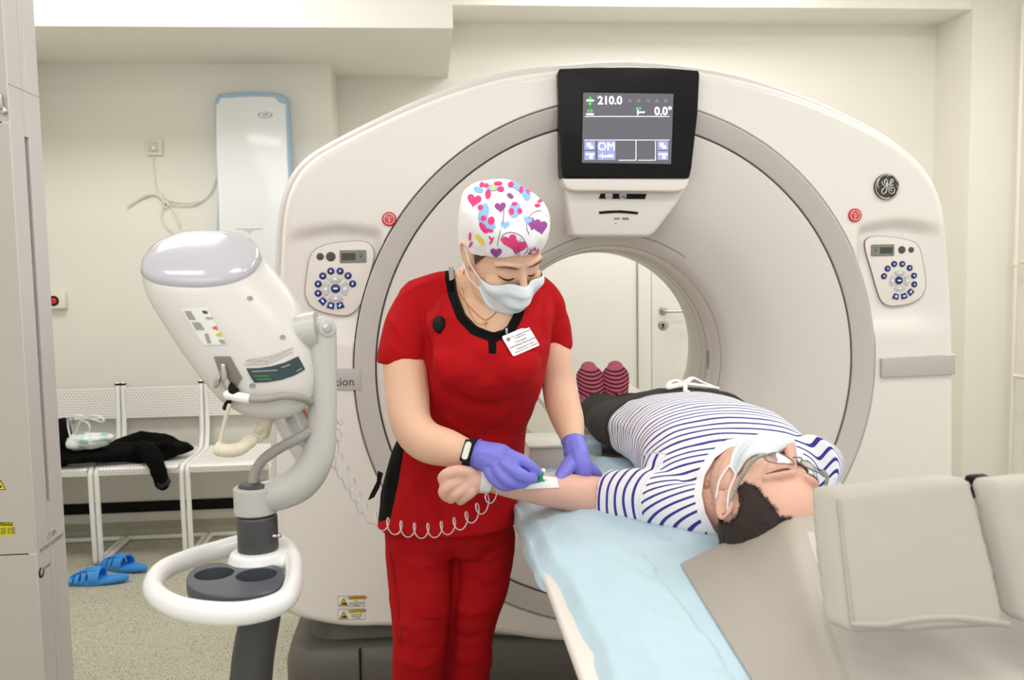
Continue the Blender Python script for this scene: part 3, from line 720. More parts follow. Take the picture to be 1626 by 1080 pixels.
# grey tray box at the far edge of the table
m_tray = mat('tray_grey', (188, 186, 176), .4, coat=.2)
q = lambda x, y: PZ(x, y, .872)
a0, a1 = q(842, 751), q(925, 751)
t = thing('instrument_tray', 'grey plastic instrument tray on the table beyond the gloved hands', 'tray', ((a0.x+a1.x)/2, a0.y+.08, .866))
b = nb(); bb(b, (a0.x, a0.y, .866), (a1.x, a0.y+.17, .934), .004); mk('tray_body', b, m_tray, t)
b = nb(); bb(b, (a0.x-.004, a0.y-.004, .934), (a1.x+.004, a0.y+.174, .941), .002); mk('tray_lid', b, mat('tray_lid', (205, 204, 196), .35, coat=.2), t)
b = nb(); bb(b, (a0.x+.01, a0.y-.008, .866), (a1.x, a0.y, .872), .001); mk('tray_rail', b, mat('rail_dark', (70, 88, 96), .5), t)
a0, a1 = PZ(850, 712, .868), PZ(892, 712, .868)
b = nb(); bb(b, (a0.x+.01, 2.46, .846), (a1.x+.10, 2.6, .90), .01)
o = mk('folded_sheet', b, m_sheet, None); tag(o, 'small folded pale blue sheet behind the grey instrument tray', 'sheet')
# ------------------------------------------------------------------ people : shared parts
m_skinN = mat('skin_nurse', (228, 186, 158), .5, noise_amt=.05, noise_scale=18, bump=.06, bump_scale=400, sss=.25)
m_skinP = mat('skin_patient', (222, 176, 156), .52, noise_amt=.12, noise_scale=14, bump=.12, bump_scale=250, sss=.25)
m_mask = mat('mask_blue', (222, 232, 236), .7, bump=.1, bump_scale=500)
m_strap = mat('mask_strap', (240, 242, 244), .6)
m_brow = mat('brow_hair', (108, 80, 62), .8); m_dark = mat('lash', (34, 26, 24), .7)
m_scrub = mat('scrub_red', (172, 18, 24), .85, noise_amt=.06, noise_scale=30, bump=.18, bump_scale=900, spec=.15)
m_glove = mat('nitrile', (122, 122, 216), .45, noise_amt=.03, bump=.25, bump_scale=120)
def frame(center, fwd_c, up_c):
    """head frame from camera-space vectors (right, up, towards the viewer)"""
    w_ = lambda c: (cr*c[0]+cu*c[1]-cf*c[2])
    f_ = w_(fwd_c).normalized(); u_ = w_(up_c); u_ = (u_-f_*u_.dot(f_)).normalized(); x_ = u_.cross(f_) * 1.0
    return Matrix(((x_.x, f_.x, u_.x, center.x), (x_.y, f_.y, u_.y, center.y), (x_.z, f_.z, u_.z, center.z), (0, 0, 0, 1)))
def head_prims(bm, M, s=1.0, male=False):
    b = nb()
    ball(b, (0, -.012, .032), (.076, .096, .088), seg=32)
    ball(b, (0, .012, -.01), (.068, .078, .085), seg=32)
    ball(b, (0, .03, -.05), (.052, .056, .062), seg=24)
    ball(b, (0, .064, -.096), (.022, .02, .019))
    for sx in (-1, 1):
        tube(b, [(sx*.06, .0, -.05), (sx*.048, .03, -.085), (sx*.018, .062, -.102)], [.016, .016, .014], seg=12)
        ball(b, (sx*.038, .058, -.03), (.026, .026, .026))
        tube(b, [(sx*.012, .089, .027), (sx*.032, .084, .031), (sx*.052, .066, .022)], [.007, .008, .006], seg=10)
        ball(b, (sx*.031, .071, .005), (.0165, .0145, .0125))
        tube(b, [(sx*.018, .084, -.001), (sx*.031, .087, -.003), (sx*.045, .077, -.001)], .0022, seg=8)
        # ear
        tube(b, [(sx*.074, .004, -.02), (sx*.080, .008, .008), (sx*.087, -.008, .028), (sx*.088, -.026, .020), (sx*.084, -.024, -.006), (sx*.077, -.006, -.030)], [.005, .0045, .0045, .005, .005, .006], seg=8)
        ball(b, (sx*.076, -.010, .002), (.005, .014, .026))
    tube(b, [(0, .086, .014), (0, .100, -.010), (0, .113, -.030)], [.008, .0085, .0105], seg=12)
    for sx in (-1, 1): ball(b, (sx*.0125, .098, -.036), (.009, .011, .008))
    tube(b, [(-.022, .086, -.064), (0, .094, -.062), (.022, .086, -.064)], [.004, .006, .004], seg=10)
    tube(b, [(-.02, .084, -.073), (0, .092, -.074), (.02, .084, -.073)], [.004, .0065, .004], seg=10)
    merge(bm, b, M @ Matrix.Scale(s, 4))
def head_ray(t, M, lo, ld, off):
    o = M @ V(lo); d = (M.to_3x3() @ V(ld)).normalized()
    loc, n, i, ds = t.ray_cast(o, d)
    if loc is None: return None
    return loc+d*-off
def face_mask(t, M, parent, z_top=lambda a: -.012-.02*abs(a)**1.5, z_bot=lambda a: -.125+.062*abs(a)**1.6, width=64, yc=.0, bulge=.010, cm=m_mask):
    NA_, NV = 33, 22; pts = []
    for j in range(NV+1):
        row = []
        for i in range(NA_+1):
            a = -1+2*i/NA_; ph = math.radians(width*a); z = z_top(a)*(1-j/NV)+z_bot(a)*j/NV
            zc = max(z, -.098)
            dr = V((math.sin(ph), math.cos(ph), 0)); o = V((0, yc, zc))+dr*.2
            p = head_ray(t, M, o, -dr, 0)
            q = (M.inverted() @ p) if p is not None else V((0, yc, zc))+dr*.08
            r = max((q-V((0, yc, zc))).dot(dr), .05)
            row.append(r)
        pts.append(row)
    for _ in range(9):
        new = [r[:] for r in pts]
        for j in range(NV+1):
            for i in range(NA_+1):
                n_ = [pts[jj][ii] for jj, ii in ((j-1, i), (j+1, i), (j, i-1), (j, i+1)) if 0 <= jj <= NV and 0 <= ii <= NA_]
                new[j][i] = max(pts[j][i], (pts[j][i]+sum(n_)/len(n_))/2)*.6+.4*(pts[j][i]+sum(n_)/len(n_))/2
        pts = new
    b = nb(); g = []
    for j in range(NV+1):
        row = []
        for i in range(NA_+1):
            a = -1+2*i/NA_; v_ = j/NV; ph = math.radians(width*a); z = z_top(a)*(1-v_)+z_bot(a)*v_
            dr = V((math.sin(ph), math.cos(ph), 0))
            rr = pts[j][i]+.004+bulge*(1-a*a)*math.sin(PI*min(1, v_*.95+.05))
            rr += .0024*abs(math.sin(v_*PI*3.5))*(1-a**4)
            if z < -.098: rr -= (-.098-z)*.9
            row.append(b.verts.new(M @ (V((0, yc, z))+dr*rr)))
        g.append(row)
    for j in range(NV):
        for i in range(NA_): b.faces.new((g[j][i], g[j][i+1], g[j+1][i+1], g[j+1][i]))
    cor = [g[0][0].co.copy(), g[NV][0].co.copy(), g[0][-1].co.copy(), g[NV][-1].co.copy()]
    edges = [[v.co.copy() for v in g[0]], [r[0].co.copy() for r in g], [r[-1].co.copy() for r in g], [v.co.copy() for v in g[-1]]]
    o = mk('face_mask', b, cm, parent, 180); o.modifiers.new('s', 'SOLIDIFY').thickness = .001
    for sx, c0, c1 in ((-1, cor[0], cor[1]), (1, cor[2], cor[3])):
        for c_, ez in ((c0, .026), (c1, -.022)):
            b = nb(); e = M @ V((sx*.086, -.012, ez)); mid = (c_+e)/2+(M.to_3x3() @ V((sx*.007, 0, 0)))
            tube(b, [c_, mid, e], .0015, seg=6); mk('ear_loop', b, m_strap, o)
    b = nb()
    for e_ in edges[1:3]: tube(b, e_[::3], .0016, seg=6)
    mk('mask_edge', b, m_strap, o)
    return o

# ------------------------------------------------------------------ nurse
N = thing('person', 'person in red scrubs and patterned cap bending over the patient arm', 'person', (P(700, 1050, 2.15).x, P(700, 1050, 2.15).y, 0))
MH = frame(P(799, 400, 1.95), (.44, -.62, .65), (.12, .77, .62))
rows = [(462, 676, 872, 2.05, .070), (500, 668, 880, 2.03, .100), (550, 680, 874, 2.02, .122), (600, 676, 866, 2.04, .128), (640, 658, 850, 2.10, .118), (680, 636, 836, 2.15, .112), (730, 617, 830, 2.18, .118), (780, 605, 828, 2.19, .126), (828, 600, 824, 2.19, .134)]
hf = V((cf.x, cf.y, 0)).normalized(); hr = V((cr.x, cr.y, 0)).normalized()
def trow(y, l, r, D, hd, ins=0.0, n=40, p=2.3):
    c = P((l+r)/2, y, D); hw = (r-l)/2*D/F-ins
    return ell(c, hr*hw, hf*(hd-ins), n, p)
def J(x, y, D): return P(x, y, D)
def pxr(r, D): return r*D/F
def jt(b, pts, seg=18, sub=4, up=V((0, 0, 1)), ins=0, rnd=True):
    """limb from (px, py, depth, radius_px[, ratio])"""
    tube(b, [J(p[0], p[1], p[2]) for p in pts], [((pxr(p[3], p[2])-ins)*(p[4] if len(p) > 4 else 1), pxr(p[3], p[2])-ins) for p in pts], seg=seg, sub=sub, up=up, round_=rnd)
# skin : one continuous body
b = nb(); head_prims(b, MH)
loft(b, [trow(*r, ins=.013 if r[0] < 560 else .024) for r in rows])
jt(b, [(783, 440, 2.00, 36), (770, 470, 2.02, 38), (765, 520, 2.03, 52)])
jt(b, [(752, 446, 2.02, 31), (745, 458, 2.035, 27)]); jt(b, [(750, 470, 2.03, 24), (700, 490, 2.05, 26), (660, 510, 2.05, 26)]); jt(b, [(800, 475, 2.04, 26), (840, 492, 2.07, 22), (866, 512, 2.10, 18)])
armR = [(660, 510, 2.05, 26), (644, 560, 2.02, 35), (647, 625, 1.98, 35), (653, 672, 1.94, 33), (675, 700, 1.91, 33), (712, 712, 1.88, 30), (748, 722, 1.86, 22), (775, 727, 1.85, 21)]
armL = [(866, 512, 2.11, 17), (878, 560, 2.10, 27), (886, 605, 2.10, 27), (893, 640, 2.08, 28), (902, 668, 2.05, 26), (908, 692, 2.02, 20), (912, 712, 2.0, 16), (915, 735, 1.98, 15)]
jt(b, armR); jt(b, armL)
handR = [[(768, 724, 1.85, 24, 1.0), (790, 733, 1.84, 30, .8), (808, 741, 1.83, 27, .7)],
         [(808, 723, 1.82, 11), (827, 731, 1.812, 10.4), (843, 741, 1.815, 8.6), (854, 750, 1.83, 6.6)],
         [(804, 738, 1.805, 11.2), (822, 751, 1.79, 10.4), (836, 758, 1.795, 8.8), (848, 760, 1.812, 7)],
         [(792, 748, 1.81, 11), (806, 762, 1.798, 10), (820, 768, 1.80, 8.8), (834, 768, 1.815, 7)],
         [(778, 750, 1.825, 10), (788, 764, 1.815, 9.2), (801, 772, 1.815, 8), (815, 773, 1.825, 6.4)],
         [(800, 730, 1.86, 9), (825, 733, 1.86, 8.5), (842, 742, 1.85, 7.6), (853, 749, 1.85, 6.4)]]
handL = [[(912, 705, 2.0, 19), (917, 726, 1.98, 25, .75), (922, 743, 1.975, 27, .65)],
         [(906, 735, 1.965, 12.5), (896, 750, 1.94, 11.4), (889, 761, 1.925, 10), (885, 769, 1.918, 8)],
         [(908, 752, 1.985, 8), (903, 764, 2.0, 7.5), (897, 776, 2.02, 7)],
         [(920, 750, 1.99, 8), (924, 764, 2.01, 7.5), (924, 776, 2.03, 7)],
         [(928, 744, 1.98, 10), (937, 753, 1.99, 9.4), (945, 760, 2.0, 8)],
         [(932, 738, 1.98, 9), (942, 747, 1.985, 8), (950, 754, 1.995, 7)]]
for h in (handR, handL):
    for c in h: jt(b, c, seg=12, ins=.002)
# pelvis and legs inside the trousers
legA = [(668, 850, 2.17, 58), (668, 900, 2.16, 55), (668, 960, 2.13, 50), (668, 1020, 2.10, 45), (664, 1085, 2.12, 41)]
legB = [(765, 850, 2.2, 54), (765, 890, 2.2, 50), (757, 940, 2.2, 45), (744, 1000, 2.2, 40), (738, 1080, 2.22, 38)]
fa, fb = J(660, 1090, 2.13), J(737, 1090, 2.24)
def leg(b, L, foot, ins, low):
    pts = [J(p[0], p[1], p[2]) for p in L]; rad = [(pxr(p[3], p[2])-ins)*1.0 for p in L]
    x, y = foot.x, foot.y
    pts += [V((x, y, .25)), V((x, y, low))]; rad += [max(.03, .062-ins), max(.028, .066-ins)]
    tube(b, pts, rad, seg=22)
leg(b, legA, fa, .016, .08); leg(b, legB, fb, .016, .08)
me = remesh(b, .0042, 4); body = mk('body', me, m_skinN, N, 180)
tB = BVHTree.FromPolygons([v.co+WL[body] for v in me.vertices], [tuple(p.vertices) for p in me.polygons])
# face details
def on(t, M, x, z, off=.0008, y0=.2):
    p = head_ray(t, M, (x, y0, z), (0, -1, 0), off); return p if p is not None else M @ V((x, .09, z))
def face_details(t, M, parent, eyes_closed=True, brow=m_brow):
    for sx in (-1, 1):
        b = nb(); tube(b, [on(t, M, sx*x, z) for x, z in ((.014, .021), (.026, .0275), (.040, .028), (.052, .020))], [.002, .0028, .0023, .001], seg=8); mk('eyebrow', b, brow, parent)
        if not eyes_closed: continue
        b = nb(); tube(b, [on(t, M, sx*x, z, .0006) for x, z in ((.017, -.004), (.025, -.0075), (.034, -.008), (.045, -.0035))], [.0012, .0019, .0021, .0014], seg=8); mk('eyelash', b, m_dark, parent)
face_details(tB, MH, N)
face_mask(tB, MH, N)
b = nb(); tube(b, [MH @ V((-.085, -.006, -.032)), MH @ V((-.086, -.004, -.038)), MH @ V((-.085, -.006, -.046))], .0016, seg=8); mk('earring', b, mat('gold', (214, 160, 84), .3, metal=.8), N)
# hair at nape and temple
m_hairN = mat('hair_brown', (84, 62, 48), .6, noise_amt=.3, noise_scale=60)
b = nb(); ball(b, (0, -.016, .018), (.079, .0985, .092), seg=32)
merge_me = bpy.data.meshes.new('t'); b.to_mesh(merge_me); b.free(); merge_me.transform(MH)
IMH = MH.inverted()
cut(merge_me, lambda p: -(lambda q: max(.82*(q.y-.052)-.57*(q.z-.045), -(q.z+.055)))(IMH @ p))
mk('hair', merge_me, m_hairN, N, 180)
# cap
capr = [(-.0, .0845, .1035, .0), (.02, .088, .107, .0), (.045, .0905, .110, -.001), (.068, .092, .111, -.003), (.090, .091, .110, -.005), (.107, .084, .101, -.006), (.118, .064, .078, -.007), (.122, .028, .036, -.008)]
b = nb(); rg = []
for z, rx, ry, yo in capr:
    tilt = .50
    ring = []
    for k in range(64):
        a = 2*PI*k/64; x = rx*math.cos(a); y = ry*math.sin(a)
        w_ = max(0, 1-z/.09)
        zz = z-.010*(1-min(1, z/.07))+.002+(y*tilt+.018)*w_*.85 + .002*math.sin(5*a)*(z > .08)
        ring.append(MH @ V((x, y-.014+yo, zz)))
    rg.append(ring)
rg[-1] = rg[-1]
loft(b, [[MH @ (IMH @ p * .985) for p in rg[0]]]+rg, cap=False); b.faces.new([v for v in b.verts[-64:]])
cm = bm2me(b)
cm = mod_mesh(cm, lambda o: (setattr(o.modifiers.new('s', 'SUBSURF'), 'levels', 2)))
displace(cm, lambda p, n: .0022*nz(p, (38, 38, 22), 3)+.0012*nz(p, (70, 70, 70), 5))
m_cap = mat('cap_cotton', (240, 238, 240), .8, bump=.1, bump_scale=800)
capo = mk('surgical_cap', cm, m_cap, N, 180)
tC = BVHTree.FromPolygons([v.co+WL[capo] for v in cm.vertices], [tuple(p.vertices) for p in cm.polygons])
m_pk = mat('print_pink', (226, 62, 130), .8); m_bl = mat('print_blue', (140, 190, 232), .8); m_pu = mat('print_purple', (150, 72, 150), .8); m_yl = mat('print_yellow', (236, 214, 84), .8); m_ln = mat('print_line', (70, 70, 86), .8)
def decal(t, poly, m, parent, off=.0007, name='print', sub=1, Dfall=2):
    """flat print laid on a surface seen at poly (pixels)"""
    cx = sum(p[0] for p in poly)/len(poly); cy = sum(p[1] for p in poly)/len(poly)
    fixed = []
    for x, y in poly:
        k = 1.0
        while k > .05 and t.ray_cast(EYE, (P(cx+(x-cx)*k*1.06, cy+(y-cy)*k*1.06, 1)-EYE).normalized())[0] is None: k -= .08
        fixed.append((cx+(x-cx)*k, cy+(y-cy)*k))
    poly = []
    for i_, (xa_, ya_) in enumerate(fixed):
        xb_, yb_ = fixed[(i_+1) % len(fixed)]; m_ = max(1, int(math.hypot(xb_-xa_, yb_-ya_)/4))
        poly += [(xa_+(xb_-xa_)*k_/m_, ya_+(yb_-ya_)*k_/m_) for k_ in range(m_)]
    b = nb(); n = len(poly); rr = []
    for f_ in (1, .8, .6, .4, .2): rr.append([b.verts.new(hit(t, cx+(x-cx)*f_, cy+(y-cy)*f_, off, Dfall)[0]) for x, y in poly])
    c = b.verts.new(hit(t, cx, cy, off, Dfall)[0])
    for a_, b_ in ((0, 1), (1, 2), (2, 3), (3, 4)):
        for i in range(n): b.faces.new((rr[a_][i], rr[a_][(i+1) % n], rr[b_][(i+1) % n], rr[b_][i]))
    for i in range(n): b.faces.new((rr[4][i], rr[4][(i+1) % n], c))
    return mk(name, b, m, parent, 180)
def heart(x, y, s, rot=0):
    out = []; s *= 1.22
    for k in range(20):
        t = 2*PI*k/20; hx = 16*math.sin(t)**3/17; hy = -(13*math.cos(t)-5*math.cos(2*t)-2*math.cos(3*t)-math.cos(4*t))/17
        c, s_ = math.cos(rot), math.sin(rot); out.append((x+s*(hx*c-hy*s_), y+s*(hx*s_+hy*c)))
    return out
def blobp(x, y, rx, ry, rot=0, n=16):
    rx *= 1.14; ry *= 1.14
    return [(x+rx*math.cos(t)*math.cos(rot)-ry*math.sin(t)*math.sin(rot), y+rx*math.cos(t)*math.sin(rot)+ry*math.sin(t)*math.cos(rot)) for t in [2*PI*k/n for k in range(n)]]
cap_items = [(heart(753, 318, 10, .2), m_pk), (heart(794.5, 329, 8, -.1), m_pu), (heart(802, 357, 6.5, .1), m_bl), (heart(809, 383, 11, -.3), m_pk), (heart(822, 391, 12, .3), m_pk), (heart(847, 355, 10, .3), m_pu), (heart(858, 361, 10, -.2), m_pu), (heart(788, 401, 8, .0), m_pu), (heart(838, 350, 6, .3), m_bl),
             (blobp(768, 340, 7, 15, .2), m_bl), (blobp(775, 358, 11, 6, .3), m_bl), (blobp(768, 347, 4, 4), m_pk), (blobp(780, 351, 5, 6), m_pk), (blobp(768, 362, 4, 9, -.6), m_pk), (blobp(776, 366, 7, 2.6, .2), m_pk), (blobp(763, 330, 4, 4), m_pk),
             (blobp(781, 299, 8, 4.5, .2), m_bl), (blobp(783, 299, 3.5, 3), m_yl), (blobp(772, 295, 4, 3), m_pk), (blobp(791, 292, 6, 3), m_pk), (blobp(795, 301, 5, 4), m_pk), (blobp(775, 309, 4, 7, .1), m_pk), (blobp(760, 302, 7, 4, .3), m_bl), (blobp(765, 294, 3, 4, .4), m_pk),
             (blobp(822, 295, 12, 6, .5), m_bl), (blobp(835, 305, 6, 13, -.2), m_bl), (blobp(828, 302, 4, 5), m_pk), (blobp(838, 302, 3.5, 7, -.3), m_pk), (blobp(811, 294, 4, 4), m_pk), (blobp(817, 334, 8, 11, .2), m_bl), (blobp(812, 337, 4, 5), m_pk), (blobp(825, 336, 3.5, 4), m_pk), (blobp(817, 325, 4, 3), m_pk),
             (blobp(850, 296, 4, 3, .6), m_yl), (blobp(858, 319, 5, 2.4, -.6), m_pk), (blobp(853, 327, 4, 2.4), m_pk), (blobp(763, 381, 3.2, 9, -.6), m_yl), (blobp(747, 375, 1.5, 6, .1), m_pk), (blobp(748, 388, 1.6, 5, .5), m_pk),
             (blobp(781, 382, 1.4, 6, .5), m_pk), (blobp(779, 378, 1.3, 4, -.6), m_pk), (blobp(810, 312, 5, 3, .6), m_pu)]
for k in range(8): cap_items.append((blobp(848+7*math.cos(k*PI/4), 401.5+6.5*math.sin(k*PI/4), 2.8, 1.5, k*PI/4), m_pk if k % 2 else m_pu))
for i, (pp, mm) in enumerate(cap_items): decal(tC, pp, mm, capo, .0007+.00012*i*.25)
for pts in ([(795, 382), (800, 372), (812, 369), (826, 374), (834, 384), (838, 396), (832, 403)], [(840, 372), (836, 360), (841, 343), (856, 335), (869, 344)], [(806, 380), (815, 396), (824, 406)], [(826, 380), (822, 394), (826, 404)], [(800, 333), (799, 350), (793, 372), (790, 390)]):
    b = nb(); tube(b, [hit(tC, x, y, .001)[0] for x, y in pts], .0006, seg=6, sub=4); mk('print_line', b, m_ln, capo)
# scrub top
b = nb(); loft(b, [trow(*r) for r in rows])
jt(b, [(735, 450, 2.04, 22), (700, 462, 2.05, 30), (668, 480, 2.05, 38)], ins=-.002); jt(b, [(812, 448, 2.06, 26), (850, 464, 2.07, 30), (870, 490, 2.08, 30)])
jt(b, [(668, 488, 2.05, 42), (652, 525, 2.04, 45), (642, 560, 2.02, 42), (639, 580, 2.02, 41)], rnd=False)
jt(b, [(862, 485, 2.09, 32), (872, 515, 2.10, 34), (878, 540, 2.11, 31), (880, 557, 2.11, 30)], rnd=False)
ball(b, J(738, 580, 1.955), (.070, .062, .055)); ball(b, J(815, 578, 1.955), (.062, .062, .055)); ball(b, J(777, 575, 1.965), (.07, .05, .05))
me = remesh(b, .0055, 7)
def wr_top(p, n):
    x, y, D = pix(p)
    k = .0030*nz(p, (10, 10, 16), 3)+.0018*nz(p, (22, 22, 8), 11)
    if y > 600: k += .0045*nz(V((p.x+p.z*.6, p.y, p.z)), (13, 10, 6), 21)+.003*nz(V((p.x-p.z*.8, p.y, p.z)), (22, 10, 8), 25)
    return k+folds(p, TOPF, 2.16)
TOPF = [([(700, 440), (670, 452), (650, 462), (628, 480)], 4, .004), ([(662, 468), (672, 500), (680, 550), (690, 600)], 5, -.007), ([(668, 470), (684, 520), (700, 570), (712, 620)], 8, .006),
        ([(868, 462), (860, 500), (866, 550)], 4, -.006), ([(712, 520), (700, 560), (690, 590)], 8, .004), ([(700, 470), (695, 500), (680, 530)], 6, .005), ([(618, 500), (635, 530), (655, 560)], 6, .004), ([(610, 545), (640, 562), (670, 572)], 5, .003),
        ([(700, 618), (735, 640), (790, 648), (835, 625)], 9, -.010), ([(690, 650), (740, 690), (800, 700)], 8, .007), ([(660, 690), (720, 740), (760, 800)], 9, .007), ([(835, 640), (800, 680), (740, 700)], 8, -.006), ([(828, 690), (780, 720), (740, 740)], 7, .006),
        ([(650, 740), (660, 790), (668, 838)], 8, .008), ([(680, 760), (690, 800), (700, 846)], 8, -.007), ([(720, 770), (735, 810), (742, 845)], 8, .007), ([(780, 740), (776, 780), (772, 820)], 7, -.006), ([(800, 750), (806, 780), (808, 805)], 6, .006), ([(620, 740), (615, 780), (612, 815)], 6, .006)]
displace(me, wr_top)
scoop = [(722, 425), (722, 440), (727, 468), (739, 499), (757, 518), (783, 528), (803, 522), (815, 500), (824, 470), (850, 440), (840, 400), (730, 400)]
def sc(p):
    x, y, D = pix(p); return max(sd_poly(scoop, x, y), (D-2.07)*700)*-1
def nsc(p): return -sc(p)
hem = lambda x: 822+26*math.exp(-((x-690)/75)**2)-(max(0, x-740))*.42
def s_all(p):
    x, y, D = pix(p)
    a_ = max(-1e3, min(1e3, -(-max(sd_poly(scoop, x, y), (D-2.07)*700))))
    return a_
cut(me, lambda p: s_all(p))
fattr(me, 'trim', lambda p: max(0, min(1, (s_all(p)+2)/60)))
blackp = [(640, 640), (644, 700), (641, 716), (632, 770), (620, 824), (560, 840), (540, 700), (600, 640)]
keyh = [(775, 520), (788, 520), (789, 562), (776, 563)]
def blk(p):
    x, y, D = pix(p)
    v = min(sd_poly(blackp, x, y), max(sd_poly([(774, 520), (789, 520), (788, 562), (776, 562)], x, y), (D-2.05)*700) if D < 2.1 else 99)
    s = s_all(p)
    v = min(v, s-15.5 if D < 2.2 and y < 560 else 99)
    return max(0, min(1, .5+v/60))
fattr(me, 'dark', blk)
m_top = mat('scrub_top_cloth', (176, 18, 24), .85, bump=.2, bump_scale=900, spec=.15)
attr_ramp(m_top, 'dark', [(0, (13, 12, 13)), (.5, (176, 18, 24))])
topo = mk('scrub_top', me, m_top, N, 180); topo.modifiers.new('s', 'SOLIDIFY').thickness = .002
tT = BVHTree.FromPolygons([v.co+WL[topo] for v in me.vertices], [tuple(p.vertices) for p in me.polygons])
b = nb(); tube(b, [hit(tT, x-1.2, y+1, .0006)[0] for x, y in scoop[1:8]], .0022, seg=8, sub=3); mk('neck_binding', b, m_blk, topo)
b = nb(); prism(b, [hit(tT, x, y, .002)[0] for x, y in [(712, 424), (720, 424), (722, 444), (714, 446)]], cf*.001); mk('neck_label', b, mat('label_grey', (186, 182, 178), .7), topo, 0)
# black side flap behind the hem
b = nb()
fl = [(608, 752), (602, 775), (594, 790), (584, 795), (588, 785), (598, 765), (600, 748)]
prism(b, [J(x, y, 2.19) for x, y in fl], cf*.006); mk('hem_flap', b, m_blk, topo)
# trousers
b = nb(); loft(b, [trow(790, 616, 814, 2.17, .112), trow(830, 610, 815, 2.19, .116), trow(850, 614, 812, 2.19, .108), trow(872, 622, 804, 2.19, .085)])
leg(b, legA, fa, .001, .05); leg(b, legB, fb, -.001, .05)
me = remesh(b, .006, 4)
def wr_leg(p, n):
    k = .003*nz(V((p.x, p.y, p.z)), (12, 12, 5), 31)
    k += .0075*max(0, nz(V((p.x, p.y, p.z+p.x*.5)), (7, 7, 20), 35))*(1-sstep(.5, 1.0, p.z))
    k += .0035*nz(V((p.x, p.y, p.z-p.x*.8)), (9, 9, 22), 37)*sstep(.6, .8, p.z)
    return k+folds(p, LEGF, 2.2)
LEGF = [([(722, 850), (724, 920), (718, 1000), (712, 1080)], 7, -.008), ([(625, 890), (670, 900), (715, 890)], 6, .004), ([(640, 915), (680, 930), (718, 925)], 6, -.004), ([(735, 880), (770, 890), (805, 870)], 6, .005), ([(740, 915), (770, 935), (800, 930)], 6, -.005),
        ([(632, 985), (660, 1000), (700, 992)], 6, .006), ([(628, 1020), (665, 1035), (702, 1022)], 6, -.006), ([(630, 1045), (665, 1058), (700, 1046)], 6, .007), ([(720, 960), (745, 975), (782, 965)], 6, .006), ([(712, 1000), (740, 1015), (772, 1005)], 6, -.006), ([(712, 1035), (740, 1050), (772, 1042)], 6, .006), ([(620, 870), (628, 930), (634, 1000), (636, 1078)], 4, -.005)]
displace(me, wr_leg)
tro = mk('scrub_trousers', me, m_scrub, N, 180)
tL = BVHTree.FromPolygons([v.co+WL[tro] for v in me.vertices], [tuple(p.vertices) for p in me.polygons])
m_stitch = mat('stitch_red', (120, 12, 20), .8)
for pts in ([(618, 868), (640, 876), (680, 877), (722, 868)], [(620, 880), (628, 930), (634, 980), (638, 1030), (640, 1079)], [(634, 972), (665, 980), (700, 984), (716, 982)]):
    b = nb(); tube(b, [hit(tL, x, y, .0002)[0] for x, y in pts], .0009, seg=6, sub=6); mk('seam', b, m_stitch, tro)
for f_, d in ((fa, -.02), (fb, .02)):
    b = nb(); loft(b, [[V((f_.x+d, f_.y-.05, z))+V((w_*math.cos(a), l_*math.sin(a), 0)) for a in [2*PI*k/24 for k in range(24)]] for z, w_, l_ in ((0, .045, .125), (.02, .05, .13), (.045, .048, .125), (.075, .036, .09), (.09, .02, .05))])
    mk('shoe', b, m_white, N)
# gloves
for h, cuffp, nm in ((handR, [(757, 722, 1.857, 24), (768, 725, 1.853, 24), (778, 729, 1.85, 24)], 0), (handL, [(911, 701, 2.01, 19), (912, 710, 2.0, 18), (914, 722, 1.985, 19)], 1)):
    b = nb()
    for c in h: jt(b, c, seg=12, ins=-.0004)
    jt(b, cuffp, seg=20, rnd=False)
    me = remesh(b, .0026, 3)
    displace(me, lambda p, n: .0012*nz(p, (60, 60, 60), 5)+.0008*nz(p, (25, 120, 120), 8))
    gl = mk('glove', me, m_glove, N, 180)
    c0, c1 = cuffp[0], cuffp[1]
    b = nb(); ct = J(*c0[:3]); ax = (J(*c1[:3])-ct).normalized(); a_ = ax.cross(ZU).normalized(); b_ = a_.cross(ax); r_ = pxr(c0[3], c0[2])+.0008
    tube(b, [ct+a_*r_*math.cos(t)+b_*r_*math.sin(t) for t in [2*PI*k/24 for k in range(24)]], .0013, seg=6, sub=1, closed=True); mk('cuff_bead', b, m_glove, gl)
# fitness band
ct = J(750, 722, 1.86); ax = (J(775, 727, 1.85)-J(712, 712, 1.88)).normalized(); a_ = ax.cross(-cf).normalized(); b_ = a_.cross(ax)
b = nb(); rr = pxr(24, 1.86)
loft(b, [[ct+ax*d+(a_*math.cos(t)+b_*math.sin(t))*r_ for t in [2*PI*k/32 for k in range(32)]] for d, r_ in ((-.009, rr), (-.008, rr+.003), (.008, rr+.003), (.009, rr), (-.009, rr))], cap=False)
band = mk('fitness_band', b, mat('band_black', (26, 26, 28), .5), N)
nv = (V((0, 0, 1))*.35-cf*.85+ -cr*.35); nv = (nv-ax*nv.dot(ax)).normalized(); tv = ax.cross(nv)
sc_ = ct+nv*(rr+.004)
b = nb()
M3 = Matrix(((ax.x, tv.x, nv.x), (ax.y, tv.y, nv.y), (ax.z, tv.z, nv.z))).to_4x4()
box(b, sc_-nv*.001, (.021, .046, .008), .0035, M3, seg=3); mk('band_case', b, m_black, band)
b = nb(); b_r = rrect(sc_+nv*.0034, ax, tv, .013, .037, .006); prism(b, b_r, -nv*.001); mk('band_screen', b, mat('band_glass', (226, 226, 222), .12, coat=.4), band, 0)
